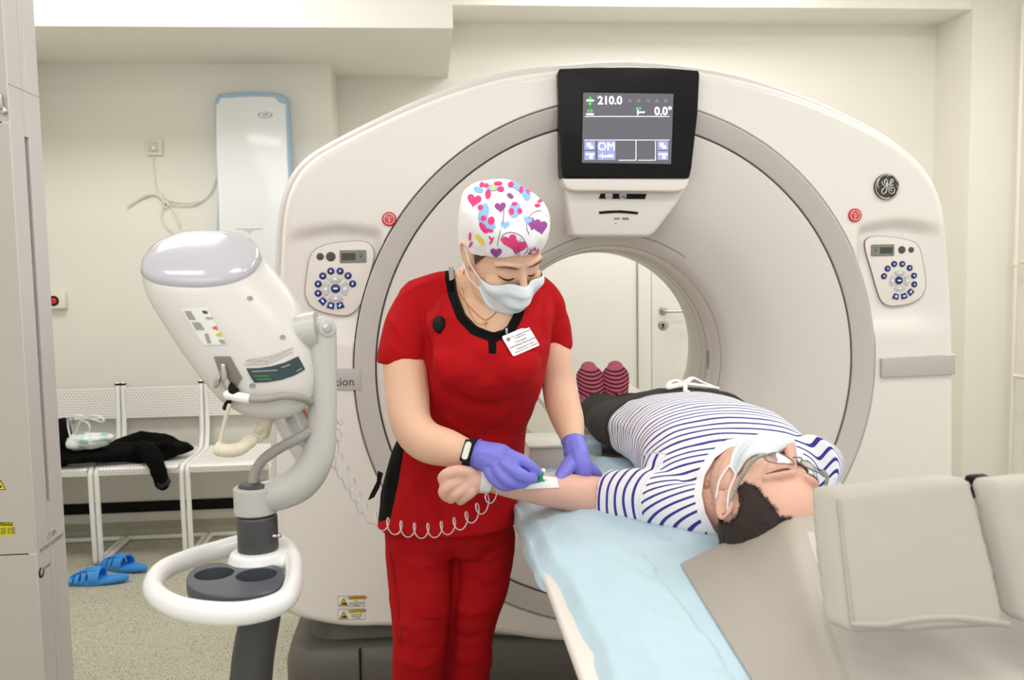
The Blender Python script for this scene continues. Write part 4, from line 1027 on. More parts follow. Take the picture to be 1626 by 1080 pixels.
# badge, clip, necklace
bp_ = [hit(tT, x, y, .004)[0] for x, y in [(793.5, 537), (841, 516.5), (857.5, 549), (808.5, 571.5)]]
c = sum(bp_, V())/4; rx = ((bp_[1]-bp_[0])+(bp_[2]-bp_[3])).normalized(); nn = rx.cross((bp_[0]-bp_[3]).normalized()).normalized(); ry = nn.cross(rx).normalized()
if nn.dot(cf) > 0: nn = -nn
c = c+nn*.004
W_, H_ = (J(793.5, 537, 1.9)-J(841, 516.5, 1.9)).length, (J(793.5, 537, 1.9)-J(808.5, 571.5, 1.9)).length
W_ *= (c-EYE).dot(cf)/1.9; H_ *= (c-EYE).dot(cf)/1.9
b = nb(); prism(b, rrect(c, rx, ry, W_, H_, .004), -nn*.0015); bd = mk('name_badge', b, mat('badge_card', (236, 236, 236), .35, coat=.2), N, 0)
q = lambda u, v: c+rx*u*W_+ry*v*H_+nn*.0004
mt = mat('badge_ink', (96, 70, 66), .6)
for s_, u, v, sz in (('Институт ядерной медицины', .1, .30, .0046), ('и радиологии', .05, .20, .0046), ('Сотрудник', .0, .03, .0060), ('Екатерина Викторовна', .03, -.11, .0062), ('Медицинская сестра', .05, -.27, .0044), ('рентгенологического отделения', .05, -.38, .0038)):
    text(s_, q(u, v), rx, ry, sz, mt, bd, ext=.0002)
b = nb(); cc = q(-.36, .26); tube(b, [cc+(rx*math.cos(t)+ry*math.sin(t))*.0038 for t in [2*PI*k/16 for k in range(16)]], .0006, seg=6, sub=1, closed=True); tube(b, [cc-rx*.002+ry*.001, cc-ry*.002, cc+rx*.002+ry*.001], .0007, seg=6, sub=2); mk('badge_emblem', b, mt, bd)
pc_, pn_ = hit(tT, 699, 516, .003)
b = nb(); a_ = cr; loft(b, [ell(pc_+pn_*d, cr*rx_, cu*rz_, 24) for d, rx_, rz_ in ((-.003, .013, .018), (.004, .0135, .0185), (.008, .011, .016), (.009, .006, .010))]); rd = mk('badge_reel', b, m_black, N)
b = nb(); tube(b, [pc_-cu*.01-pn_*.001, pc_-cu*.022+cr*.004], .004, seg=8); mk('reel_clip', b, m_blk, rd)
m_gold = mat('gold', (214, 160, 84), .3, metal=.8)
for nm, pts, r_ in (('necklace', [(724, 434), (728, 458), (738, 478), (752, 494), (764, 505), (772, 508), (782, 502), (790, 492)], .0011), ('necklace', [(730, 430), (737, 470), (746, 495), (756, 512), (768, 516)], .0007)):
    b = nb(); tube(b, [hit(tB, x, y, .0012)[0] for x, y in pts], r_, seg=6, sub=5); nk = mk(nm, b, m_gold, N)
    if nm == 'necklace' and r_ > .001: first = nk
b = nb(); p0, n0 = hit(tB, 771, 516, .002); tube(b, [p0+cu*.010, p0-cu*.011], .0011, seg=6, sub=1); tube(b, [p0+cu*.003-cr*.005, p0+cu*.003+cr*.005], .0011, seg=6, sub=1); mk('cross_pendant', b, m_gold, first)
b = nb(); p1 = hit(tT, 806, 521, .003)[0]; tube(b, [hit(tT, 810, 500, .002)[0], p1], .0006, seg=6, sub=1); box(b, hit(tT, 804, 527, .004)[0], (.005, .003, .012), .001); mk('microphone_clip', b, m_steel, N)
# ------------------------------------------------------------------ patient
PT = thing('person', 'person in blue striped shirt lying on back with arm stretched out', 'person', (.64, 2.3, .875))
HC = P(1217, 809, 1.565)
w2 = lambda v: (v.dot(cr), v.dot(cu), -v.dot(cf))
f_w = V((.36, -.27, .88)); u_w = V((.12, -.93, -.30))
MP = frame(HC, w2(f_w), w2(u_w))
IMP = MP.inverted()
#  (y, x centre, z top, half width)
prow = [(1.735, .615, .990, .085), (1.775, .62, 1.012, .150), (1.84, .63, 1.038, .188), (1.92, .64, 1.060, .190), (2.02, .645, 1.072, .184), (2.13, .65, 1.068, .182), (2.25, .655, 1.060, .188), (2.36, .66, 1.050, .20)]
ZB = .876
def lrow(y, xc, zt, hw, ins=0.0, n=40):
    zc = (zt+ZB)/2; hh = (zt-ZB)/2; pts = []
    for k in range(n):
        t = 2*PI*k/n; x, z = math.cos(t), math.sin(t)
        p_ = 2.2 if z > 0 else 3.0
        x = math.copysign(abs(x)**(2/p_), x); z = math.copysign(abs(z)**(2/p_), z)
        pts.append(V((xc+x*(hw-ins), y+(.10*(1-z)*.0), zc+z*(hh-ins))))
    return pts
prow2 = [(2.36, .66, 1.050, .20), (2.48, .665, 1.032, .225), (2.60, .665, 1.0, .22)]
b = nb(); head_prims(b, MP)
nk0 = MP @ V((0, -.02, -.05))
tube(b, [nk0, (nk0+V((.625, 1.80, .955)))/2+V((0, 0, .0)), V((.625, 1.80, .955)), V((.63, 1.9, .965))], [.058, .060, .066, .08], seg=20)
loft(b, [lrow(*r, ins=.012) for r in prow+prow2[1:]])
armP = [(1060, 800, 1.87, 28), (1000, 797, 1.93, 33), (960, 793, 1.96, 35), (925, 787, 1.955, 32.5), (897, 781, 1.94, 29.5), (865, 779, 1.92, 25), (835, 775, 1.90, 22), (805, 770, 1.88, 19.5), (775, 763, 1.86, 18), (755, 762, 1.85, 19)]
jt(b, armP, seg=20)
fist = [[(760, 763, 1.85, 19, 1.0), (743, 766, 1.845, 26, .8), (731, 768, 1.84, 24, .7)],
        [(745, 752, 1.835, 12), (728, 749, 1.822, 11), (712, 752, 1.815, 10), (703, 760, 1.82, 9.5), (709, 768, 1.835, 8)],
        [(728, 764, 1.825, 11), (713, 771, 1.815, 10), (704, 781, 1.818, 9.5), (709, 790, 1.83, 8)],
        [(735, 777, 1.825, 10.5), (722, 785, 1.82, 9.5), (716, 793, 1.83, 8)],
        [(748, 781, 1.83, 10), (737, 790, 1.83, 9), (731, 796, 1.84, 7.5)],
        [(752, 750, 1.86, 12), (735, 744, 1.865, 10.5), (718, 745, 1.865, 9.5)]]
jt(b, [(1060, 803, 1.84, 34), (1100, 811, 1.79, 36), (1135, 812, 1.76, 34)], seg=20)
for c in fist: jt(b, c, seg=12)
tube(b, [V((.79, 1.87, .955)), V((.855, 1.98, .93)), V((.865, 2.15, .915)), V((.86, 2.3, .912)), V((.855, 2.42, .905))], [.036, .042, .04, .036, .028], seg=16)
ball(b, (.873, 2.49, .90), (.038, .055, .02))
for i in range(4): tube(b, [V((.85+.015*i, 2.53, .90)), V((.85+.015*i, 2.57, .90)), V((.85+.015*i, 2.60, .892))], .008, seg=8)
tube(b, [V((.845, 2.47, .90)), V((.825, 2.52, .897)), V((.82, 2.55, .89))], .009, seg=8)
legs = ([V((.55, 2.48, .945)), V((.545, 2.63, .935)), V((.540, 2.76, .930)), V((.545, 2.91, .920)), V((.548, 3.02, .915))], [V((.765, 2.48, .945)), V((.735, 2.63, .935)), V((.70, 2.76, .930)), V((.65, 2.91, .92)), V((.628, 3.02, .915))])
LR = [(.105, .064), (.095, .058), (.078, .052), (.060, .048), (.042, .042)]
for L in legs: tube(b, L, [(a_-.012, c_-.012) for a_, c_ in LR], seg=20)
def foot(b, x, ins, tx):
    tube(b, [V((x, 3.045, .903)), V((x, 3.06, .935)), V((x+tx*.3, 3.065, .975)), V((x+tx, 3.08, 1.018)), V((x+tx*1.2, 3.09, 1.038))], [(.036-ins, .036-ins), (.040-ins, .040-ins), (.045-ins, .030-ins), (.044-ins, .022-ins), (.026-ins, .014-ins)], seg=18, up=V((0, 1, 0)))
    tube(b, [V((x, 2.95, .918)), V((x, 3.05, .915))], [.042-ins, .042-ins], seg=18)
foot(b, .546, .004, -.004); foot(b, .628, .004, .006)
me = remesh(b, .0036, 4); pb = mk('body', me, m_skinP, PT, 180)
tP = BVHTree.FromPolygons([v.co+WL[pb] for v in me.vertices], [tuple(p.vertices) for p in me.polygons])
face_details(tP, MP, PT, False, brow=mat('brow_grey', (110, 84, 70), .8))
face_mask(tP, MP, PT, z_top=lambda a: -.022-.006*abs(a)**1.5, z_bot=lambda a: -.12+.055*abs(a)**1.6, width=62, bulge=.014)
# hair : short dark, receding
b = nb(); ball(b, (0, -.014, .031), (.0815, .101, .0925), seg=64)
hm = bpy.data.meshes.new('t'); b.to_mesh(hm); b.free(); hm.transform(MP)
hm = mod_mesh(hm, lambda o: setattr(o.modifiers.new('s', 'SUBSURF'), 'levels', 1))
def hairline(p):
    q = IMP @ p
    f_ = .96*(q.y-.044)-.27*(q.z-.104) - .030*sstep(.045, .072, abs(q.x))
    ear = ((q.y+.008)/.03)**2+((q.z)/.04)**2-1
    f_ = max(f_, -(q.z+.075)*1.0)
    f_ = max(f_, -.01*ear if abs(q.x) > .05 else -9)
    return -f_+.004*nz(q, (60, 60, 60), 2)
cut(hm, hairline)
displace(hm, lambda p, n: .0018*nz(p, (140, 140, 140), 4))
m_hairP = mat('hair_dark', (46, 34, 30), .7, noise_amt=.4, noise_scale=160, bump=.8, bump_scale=500)
ho = mk('hair', hm, m_hairP, PT, 180)
# short tufts give the hair its soft edge
b = nb(); random.seed(9); MR = MP.to_3x3()
cnt = 0
vsn = [(v.co+WL[ho], v.normal.copy()) for v in hm.vertices]
edge_v = [v_ for v_ in vsn if abs(hairline(v_[0])) < .007]
for k in range(5200):
    p, n = random.choice(vsn if k < 2200 or not edge_v else edge_v); q = IMP @ p
    if (IMP @ p).z > .11 and k % 3: continue
    dr = (MR @ V((random.gauss(0, .3)+q.x*6, -.5+random.gauss(0, .3), .5*random.random()-.4)))*.5+n*.9
    t_ = dr.normalized()*random.uniform(.005, .012)+(MR @ V((0, .006, -.002))*(k >= 2200)); s_ = n.cross(t_).normalized()*.0006
    p = p+n*-.001+V((random.gauss(0, .0015), random.gauss(0, .0015), random.gauss(0, .0015)))
    b.faces.new([b.verts.new(p-s_), b.verts.new(p+s_), b.verts.new(p+t_)])
tf = mk('hair_tufts', b, m_hairP, ho, 0, recalc=False); tf['kind'] = 'stuff'
# glasses
m_frame = mat('glasses_frame', (120, 106, 96), .25, metal=.3, coat=.4); m_temple = mat('glasses_temple', (172, 172, 160), .35, coat=.4, noise_amt=.7, noise_scale=260)
m_lens = mat('glasses_lens', (235, 235, 245), .03, trans=1, ior=1.12, alpha=.45)
gl = thing('eyeglasses', 'eyeglasses with speckled grey temples worn by the lying person', 'glasses', MP @ V((0, .1, .0)))
for sx in (-1, 1):
    ctr = V((sx*.034, .103, .010)); ring = [MP @ (ctr+V((.026*math.cos(t)*(1.0), -.010*abs(math.cos(t))*(1 if sx*math.cos(t) > 0 else 0), .0175*math.sin(t)))) for t in [2*PI*k/28 for k in range(28)]]
    b = nb(); tube(b, ring, .0011, seg=8, sub=1, closed=True); fo = mk('lens_rim', b, m_frame, gl)
    b = nb(); f_ = b.faces.new([b.verts.new(p) for p in ring]); r_ = bmesh.ops.extrude_face_region(b, geom=[f_]); dv = MR @ V((0, .0012, 0))
    for v in [g for g in r_['geom'] if isinstance(g, bmesh.types.BMVert)]: v.co += dv
    mk('lens', b, m_lens, fo, 0)
    b = nb(); pts = [MP @ V((sx*.060, .098, .004)), MP @ V((sx*.076, .085, .006)), MP @ V((sx*.083, .04, .008)), MP @ V((sx*.086, -.0, .018))]
    tube(b, pts, [(.0013, .0038), (.0013, .0038), (.0012, .0034), (.0011, .0024)], seg=10, sub=5, up=MR @ V((1, 0, 0))); mk('temple', b, m_temple, gl)
b = nb(); tube(b, [MP @ V((-.009, .108, .006)), MP @ V((0, .113, .010)), MP @ V((.009, .108, .006))], .0013, seg=8); mk('bridge', b, m_frame, gl)
# moles
m_mole = mat('mole', (150, 98, 78), .7)
for x, y, r in ((1124, 765, 1.6), (1128, 770, 1.4), (1133, 757, 1.2), (1139, 788, 1.7), (1123, 790, 1.2), (1130, 800, 1.1), (1218, 790, 1.4), (1136, 776, 1.1)):
    p, n = hit(tP, x, y, -.0002); b = nb(); ball(b, p, (pxr(r, 1.65), pxr(r, 1.65), .0012), V((0, 0, 1)).rotation_difference(n).to_matrix().to_4x4(), seg=10); mk('mole', b, m_mole, pb)
# striped shirt
b = nb(); loft(b, [lrow(*r, ins=-.002) for r in prow])
jt(b, [(1050, 803, 1.84, 43), (1095, 811, 1.79, 45), (1135, 815, 1.75, 42)], seg=20)
slv = [(1085, 800, 1.83, 45), (1040, 797, 1.87, 50), (1000, 793, 1.92, 49), (975, 790, 1.945, 45), (962, 789, 1.955, 43)]
jt(b, slv, seg=24, rnd=False)
tube(b, [V((.79, 1.84, .96)), V((.84, 1.92, .945)), V((.875, 2.04, .93))], [(.062, .07), (.062, .062), (.056, .052)], seg=20, round_=False)
me = remesh(b, .0052, 6)
sA, sB = J(1040, 797, 1.87), J(962, 789, 1.955); sax = (sB-sA).normalized(); S1 = J(1048, 797, 1.865)
rA, rB = V((.80, 1.86, .955)), V((.875, 2.04, .93)); rax = (rB-rA).normalized()
def wr_shirt(p, n):
    k = .0025*nz(p, (12, 9, 12), 3)
    s_ = (p-sA).dot(sax)
    k += .004*nz(V((s_*1.0, p.y*.6+p.z, p.x)), (16, 26, 6), 7)*sstep(.55, .46, p.x)
    k += .006*nz(V((p.x, p.y, p.z)), (26, 5, 26), 13)*(1-sstep(.50, .58, p.x))*sstep(2.05, 2.2, p.y)
    k += .0028*nz(V((p.x+p.y, p.y, p.z)), (10, 20, 10), 17)
    return k
displace(me, wr_shirt)
collar = [(1184, 706), (1158, 710), (1135, 727), (1119, 755), (1114, 785), (1120, 815), (1134, 842), (1147, 862), (1230, 885), (1286, 835), (1283, 765), (1266, 728), (1240, 709)]
def c_s(p):
    x, y, D = pix(p); return max(sd_poly(collar, x, y), (D-1.92)*400, -400*(D-.5))
def c_full(p): return c_s(p) if p.y < 1.98 else 99
cut(me, c_full)
PER = .0235
def slr(p):
    d = p-S1; return (d-sax*d.dot(sax)).length
def stripe(p):
    """stripe coordinate: along the body, or along the sleeve"""
    s_ = (p-S1).dot(sax); r_ = (p-rA).dot(rax)
    wob = .0035*nz(p, (14, 6, 14), 41)
    if s_ > 0.0 and slr(p) < .10: v = s_/PER*1.0+7.3
    elif p.x > .815 and r_ > 0.02: v = r_/PER
    else: v = (p.y-max(0, 1.02-p.z)*(1-sstep(1.76, 1.88, p.y)))/PER
    return v+wob/PER
m_str = mat('striped_jersey', (236, 236, 238), .8, bump=.12, bump_scale=700, sheen=.1)
nt = m_str.node_tree; bs = nt.nodes['Principled BSDF']
a = nt.nodes.new('ShaderNodeAttribute'); a.attribute_name = 'stripe'
fr = nt.nodes.new('ShaderNodeMath'); fr.operation = 'FRACT'; nt.links.new(a.outputs['Fac'], fr.inputs[0])
lt = nt.nodes.new('ShaderNodeMath'); lt.operation = 'LESS_THAN'; lt.inputs[1].default_value = .30; nt.links.new(fr.outputs[0], lt.inputs[0])
a2 = nt.nodes.new('ShaderNodeAttribute'); a2.attribute_name = 'rib'
gt = nt.nodes.new('ShaderNodeMath'); gt.operation = 'GREATER_THAN'; gt.inputs[1].default_value = .5; nt.links.new(a2.outputs['Fac'], gt.inputs[0])
mu = nt.nodes.new('ShaderNodeMath'); mu.operation = 'MULTIPLY'; nt.links.new(lt.outputs[0], mu.inputs[0]); nt.links.new(gt.outputs[0], mu.inputs[1])
mx = nt.nodes.new('ShaderNodeMix'); mx.data_type = 'RGBA'; mx.inputs[6].default_value = (*lin((236, 236, 240)), 1); mx.inputs[7].default_value = (*lin((52, 48, 140)), 1)
nt.links.new(mu.outputs[0], mx.inputs[0]); nt.links.new(mx.outputs[2], bs.inputs['Base Color'])
fattr(me, 'stripe', stripe)
endS = (sB-S1).dot(sax)
tS = bvh(me)
fattr(me, 'rib', lambda p: max(0, min(1, .5+.5*min((c_full(p)-12)/20, (endS-.010-(p-S1).dot(sax))*20 if slr(p) < .10 and p.x < .6 else 1))))
sm_pts = []
u1 = sax.cross(ZU).normalized(); u2 = sax.cross(u1)
for k in range(49):
    t = 2*PI*k/48; d = u1*math.cos(t)+u2*math.sin(t); l_, n_, i_, d_ = tS.ray_cast(S1, d)
    sm_pts.append(l_ if l_ is not None and d_ < .095 else None)
runs = []; cur = []
for p_ in sm_pts:
    if p_ is None:
        if len(cur) > 3: runs.append(cur)
        cur = []
    else: cur.append(p_)
if len(cur) > 3: runs.append(cur)
so = mk('striped_shirt', me, m_str, PT, 180); so.modifiers.new('s', 'SOLIDIFY').thickness = .002
for rn in runs:
    b = nb(); tube(b, rn, [(.0035, .002)]*len(rn), seg=8, sub=3); mk('armhole_seam', b, mat('rib_white', (232, 232, 236), .8), so, 180)
# trousers
b = nb(); loft(b, [lrow(2.345, .66, 1.058, .205), lrow(2.40, .66, 1.056, .212), lrow(2.48, .663, 1.034, .232), lrow(2.57, .665, 1.004, .222)])
for L in legs: tube(b, L[:4], [(a_+.006, c_+.006) for a_, c_ in LR[:4]], seg=24)
me = remesh(b, .006, 5)
displace(me, lambda p, n: .006*nz(V((p.x-p.y*.7, p.y, p.z)), (14, 6, 14), 51)+.003*nz(p, (24, 14, 24), 55)+(.0025 if p.y < 2.375 else 0))
m_pant = mat('charcoal_knit', (64, 62, 60), .9, noise_amt=.18, noise_scale=55, bump=.25, bump_scale=600, spec=.2)
po = mk('trousers', me, m_pant, PT, 180)
tQ = BVHTree.FromPolygons([v.co+WL[po] for v in me.vertices], [tuple(p.vertices) for p in me.polygons])
m_cord = mat('cord_white', (232, 232, 230), .7)
def top(x, y, off=.008):
    l, n, i, d = tQ.ray_cast(V((x, y, 1.5)), V((0, 0, -1))); return (l if l else V((x, y, 1.05)))+V((0, 0, off))
b = nb()
tube(b, [top(.675, 2.36), top(.655, 2.375, .02), top(.635, 2.37, .016), top(.625, 2.35, .006), top(.65, 2.35, .010), top(.675, 2.36, .01)], [(.008, .005)]*6, seg=8, sub=6)
tube(b, [top(.675, 2.36, .012), top(.70, 2.385, .026), top(.73, 2.385, .016), top(.755, 2.37, .006)], [(.008, .005)]*4, seg=8, sub=6)
tube(b, [top(.675, 2.36, .014), top(.665, 2.33, .008), top(.668, 2.315, .006)], .006, seg=8, sub=6); tube(b, [top(.675, 2.36, .010), top(.715, 2.36, .010), top(.765, 2.375, .006)], [(.009, .005)]*3, seg=8, sub=6)
ball(b, top(.675, 2.36, .014), (.011, .010, .008)); mk('drawstring', b, m_cord, po)
# socks
m_sock = mat('sock_wool', (178, 92, 112), .9, bump=.5, bump_scale=900)
nt = m_sock.node_tree; bs = nt.nodes['Principled BSDF']; a = nt.nodes.new('ShaderNodeAttribute'); a.attribute_name = 'band'
fr = nt.nodes.new('ShaderNodeMath'); fr.operation = 'FRACT'; nt.links.new(a.outputs['Fac'], fr.inputs[0])
lt = nt.nodes.new('ShaderNodeMath'); lt.operation = 'LESS_THAN'; lt.inputs[1].default_value = .48; nt.links.new(fr.outputs[0], lt.inputs[0])
g1 = nt.nodes.new('ShaderNodeMath'); g1.operation = 'COMPARE'; g1.inputs[1].default_value = 4; g1.inputs[2].default_value = 3.5; nt.links.new(a.outputs['Fac'], g1.inputs[0])
mu = nt.nodes.new('ShaderNodeMath'); mu.operation = 'MULTIPLY'; nt.links.new(lt.outputs[0], mu.inputs[0]); nt.links.new(g1.outputs[0], mu.inputs[1])
mx = nt.nodes.new('ShaderNodeMix'); mx.data_type = 'RGBA'; mx.inputs[6].default_value = (*lin((188, 98, 122)), 1); mx.inputs[7].default_value = (*lin((88, 16, 34)), 1)
nt.links.new(mu.outputs[0], mx.inputs[0]); nt.links.new(mx.outputs[2], bs.inputs['Base Color'])
for x, tx in ((.546, -.004), (.628, .006)):
    b = nb(); foot(b, x, -.002, tx); me = remesh(b, .004, 4)
    fattr(me, 'band', lambda p: .5+(1.034-p.z+.8*(p.x-x)**2*10)/.0135)
    mk('sock', me, m_sock, PT, 180)
# wristband, paper pad, cannula
W = lambda d: J(757+d, 762, 1.852)
ct = J(766, 762, 1.855); ax = (J(775, 763, 1.86)-J(755, 761, 1.85)).normalized(); a_ = ax.cross(ZU).normalized(); b_ = a_.cross(ax); rr = pxr(20.5, 1.855)
b = nb(); loft(b, [[ct+ax*d+(a_*math.cos(t)+b_*math.sin(t))*r_ for t in [2*PI*k/32 for k in range(32)]] for d, r_ in ((-.0125, rr), (-.0125, rr+.001), (.0125, rr+.001), (.0125, rr))], cap=False)
o = mk('wristband', b, mat('wristband_white', (232, 234, 228), .4, coat=.2), None); tag(o, 'white plastic wristband round the wrist of the lying person', 'wristband')
def drape(name, poly, t, m, off, label, cat):
    b = nb(); cx = sum(p[0] for p in poly)/len(poly); cy = sum(p[1] for p in poly)/len(poly)
    pn_ = []
    for i_, (xa_, ya_) in enumerate(poly):
        xb_, yb_ = poly[(i_+1) % len(poly)]; m_ = max(1, int(math.hypot(xb_-xa_, yb_-ya_)/3))
        pn_ += [(xa_+(xb_-xa_)*k_/m_, ya_+(yb_-ya_)*k_/m_) for k_ in range(m_)]
    poly = pn_
    n = len(poly); rr = []
    for f_ in (1, .88, .75, .62, .5, .38, .25, .12): rr.append([b.verts.new(hit(t, cx+(x-cx)*f_, cy+(y-cy)*f_, off, 1.93)[0]) for x, y in poly])
    c = b.verts.new(hit(t, cx, cy, off, 1.93)[0])
    for k in range(7):
        for i in range(n): b.faces.new((rr[k][i], rr[k][(i+1) % n], rr[k+1][(i+1) % n], rr[k+1][i]))
    for i in range(n): b.faces.new((rr[7][i], rr[7][(i+1) % n], c))
    o = mk(name, b, m, None, 60); o.modifiers.new('s', 'SOLIDIFY').thickness = .0006
    return tag(o, label, cat)
m_pad = mat('gauze_white', (240, 240, 240), .8, bump=.2, bump_scale=300)
drape('gauze_pad', [(830, 758), (850, 755), (884, 759), (888, 775), (835, 777), (826, 770)], tP, m_pad, .0015, 'white gauze pad on the forearm under the green cannula', 'gauze')
b = nb(); tube(b, [J(806, 775, 1.85), J(825, 777, 1.85), J(838, 771, 1.855), J(852, 766, 1.86), J(868, 762, 1.87)], [(.006, .002), (.006, .002), (.007, .002), (.007, .002), (.005, .002)], seg=10); o = mk('tape_strip', b, m_pad, None); tag(o, 'curled white tape strip between the gloved fingers and the cannula', 'tape')
cn = thing('cannula', 'green winged cannula held by the gloved fingers at the forearm', 'cannula', J(858, 758, 1.86))
m_grn = mat('cannula_green', (20, 158, 96), .3, coat=.3); m_clr = mat('clear_plastic', (235, 238, 240), .1, trans=.85, ior=1.2)
c = J(858, 757, 1.855)
b = nb(); loft(b, [ell(c+cu*d, cr*r_, -cf*r_, 20) for d, r_ in ((-.009, .0095), (-.006, .0095), (-.005, .006), (.001, .0055), (.004, .0075), (.009, .0072))]); mk('hub', b, m_grn, cn)
b = nb(); tube(b, [c+cu*.006, c+cu*.013+cr*.004], [.004, .004], seg=12); ball(b, c+cu*.012+cr*.006, .005); mk('port_cap', b, m_white, cn)
b = nb(); tube(b, [c-cr*.008+cu*.006, J(842, 744, 1.85), J(832, 738, 1.85)], [.0035, .003, .0022], seg=10); mk('catheter_tube', b, m_white, cn)
b = nb(); tube(b, [c-cr*.006, c-cr*.016], .003, seg=10); mk('needle_hub', b, m_steel, cn)
# ------------------------------------------------------------------ contrast injector on its stand
DI = 1.65
K = lambda x, y, d=DI: P(x, y, d)
m_inj = mat('injector_shell', (210, 206, 201), .4, coat=.1); m_cap2 = mat('injector_dome', (188, 187, 196), .16, coat=.5)
m_arm = mat('injector_arm', (190, 188, 183), .35, coat=.15); m_collar = mat('collar_dark', (72, 72, 72), .45); m_whit = mat('handle_white', (238, 238, 238), .28, coat=.3)
cc = K(408, 1075); I = thing('contrast_injector', 'white contrast injector on a grey stand with ring handle in front of the scanner', 'injector', (K(400, 1080).x, K(400, 1080).y, 0))
dv = (cf*.86+cu*.5)          # long axis of the horizontal sections
sv = (cr*.995+cu*-.04)
secs = [(418, 322, 90, .094), (430, 327, 95, .097), (446, 336, 100, .099), (470, 352, 105, .10), (500, 372, 106, .10), (540, 395, 103, .098), (580, 413, 92, .092), (612, 425, 78, .080), (632, 432, 62, .062), (644, 436, 42, .044), (650, 438, 18, .02)]
def srow(y, x, hw, bd, n=64): return ell(K(x, y), sv*pxr(hw, DI), dv*bd, n, 2.35)
b = nb(); loft(b, [srow(*s) for s in secs]); me = bm2me(b)
# socket recess at the lower left
hd = mk('injector_head', me, m_inj, I, 60)
b = nb(); loft(b, [srow(421, 322, 87, .091), srow(417.5, 321, 91.5, .0955), srow(406, 320, 89, .093), srow(399, 320, 84, .088), srow(393, 320, 74, .078), srow(388, 320, 60, .063), srow(385, 320, 40, .042), srow(384, 320, 15, .016)]); mk('dome', b, m_cap2, hd, 180)
tI = BVHTree.FromPolygons([v.co+WL[hd] for v in hd.data.vertices], [tuple(p.vertices) for p in hd.data.polygons])
def idec(poly, m, nm='sticker', off=.0012, par=None): return decal(tI, poly, m, par or hd, off, nm, Dfall=DI)
idec([(286, 489), (330, 488), (361, 547), (324, 548)], mat('sticker_paper', (222, 221, 214), .5), 'sticker')
m_g1 = mat('sticker_grey', (150, 150, 146), .6)
for pp, mm in (([(293, 494), (303, 494), (312, 508), (301, 508)], m_g1), ([(305, 512), (318, 512), (326, 524), (312, 524)], m_g1), ([(321, 493), (329, 494), (331, 499), (323, 498)], m_collar), ([(326, 504), (337, 504), (339, 507), (328, 507)], m_g1), ([(325, 530), (331, 530), (336, 545), (330, 545)], m_g1),
                ([(336, 521), (344, 517), (347, 525)], mat('sticker_orange', (204, 92, 60), .5)), ([(342, 532), (351, 527), (353, 536)], mat('sticker_yellow', (206, 190, 40), .5)), ([(347, 539), (356, 540), (359, 546), (351, 545)], m_g1)):
    idec(pp, mm, 'sticker_print', .0018)
m_dg = mat('label_green', (40, 62, 64), .35, coat=.2)
lbp = [(391, 585), (410, 584.5), (430, 582), (452, 576), (473, 566), (478, 575), (484, 587), (468, 596), (448, 603), (425, 607), (404, 608), (397, 597)]
idec(lbp, m_dg, 'green_label')
for x0, y0, x1, y1, mm in ((400, 590, 440, 588, m_g1), (404, 597, 428, 597, mat('lg', (70, 130, 60), .5)), (408, 602, 430, 602, mat('lg', (70, 130, 60), .5)), (446, 584, 460, 579, m_g1), (470, 590, 478, 585, m_g1)):
    idec([(x0, y0-1), (x1, y1-1), (x1+.5, y1+1), (x0+.5, y0+1)], mm, 'label_print', .0019)
for i, dy in enumerate((0, 6)): idec([(388+i*3, 578-dy), (425, 576-dy), (465, 558-dy), (465.5, 560-dy), (425, 578.5-dy), (388+i*3, 580-dy)], mat('text_pale', (186, 180, 170), .6), 'label_text')
for x, y in ((397, 474), (449, 536), (401, 613)):
    p, n = hit(tI, x, y, .0004); a_ = n.cross(ZU).normalized(); c_ = n.cross(a_)
    b = nb(); loft(b, [ell(p-n*.002, a_*.0058, c_*.0050, 20), ell(p+n*.0002, a_*.0055, c_*.0046, 20), ell(p+n*.0001, a_*.004, c_*.0034, 20), ell(p-n*.0003, a_*.0034, c_*.003, 20)]); mk('screw_cap', b, mat('screw_shadow', (150, 146, 140), .5), hd)
# connector bay
b = nb(); bay = [(340, 566), (366, 566), (385, 600), (374, 618), (352, 600)]
prism(b, [hit(tI, x, y, .0025, DI)[0] for x, y in bay], cf*.01, .002); mk('connector_bay', b, mat('bay_grey', (128, 122, 112), .5), hd, 30)
for x0, y0, x1, y1, r_, mm in ((357, 580, 361, 602, .006, m_steel), (352, 598, 348, 610, .005, m_steel), (362, 600, 366, 614, .0065, m_steel), (370, 612, 378, 626, .010, m_blk), (369, 632, 364, 642, .0055, m_blk)):
    b = nb(); p0, p1 = hit(tI, x0, y0, .009, DI)[0], hit(tI, x1, y1, .011, DI)[0]; d = (p1-p0)
    tube(b, [p0, p0+d*.3, p0+d*.32, p0+d*.7, p1], [r_*.7, r_*.75, r_, r_, r_*.8], seg=12, sub=1); mk('plug', b, mm, hd)
b = nb(); tube(b, [K(362, 627, 1.56), K(392, 633, 1.56)], .0085, seg=14, sub=1); mk('cable_sleeve', b, m_whit, hd)
b = nb(); tube(b, [K(392, 633, 1.56), K(420, 634, 1.56), K(450, 629, 1.57), (K(478, 632, 1.59)), K(497, 640, 1.64)], .0065, seg=12); mk('cable', b, mat('cable_grey', (158, 154, 148), .5), I)
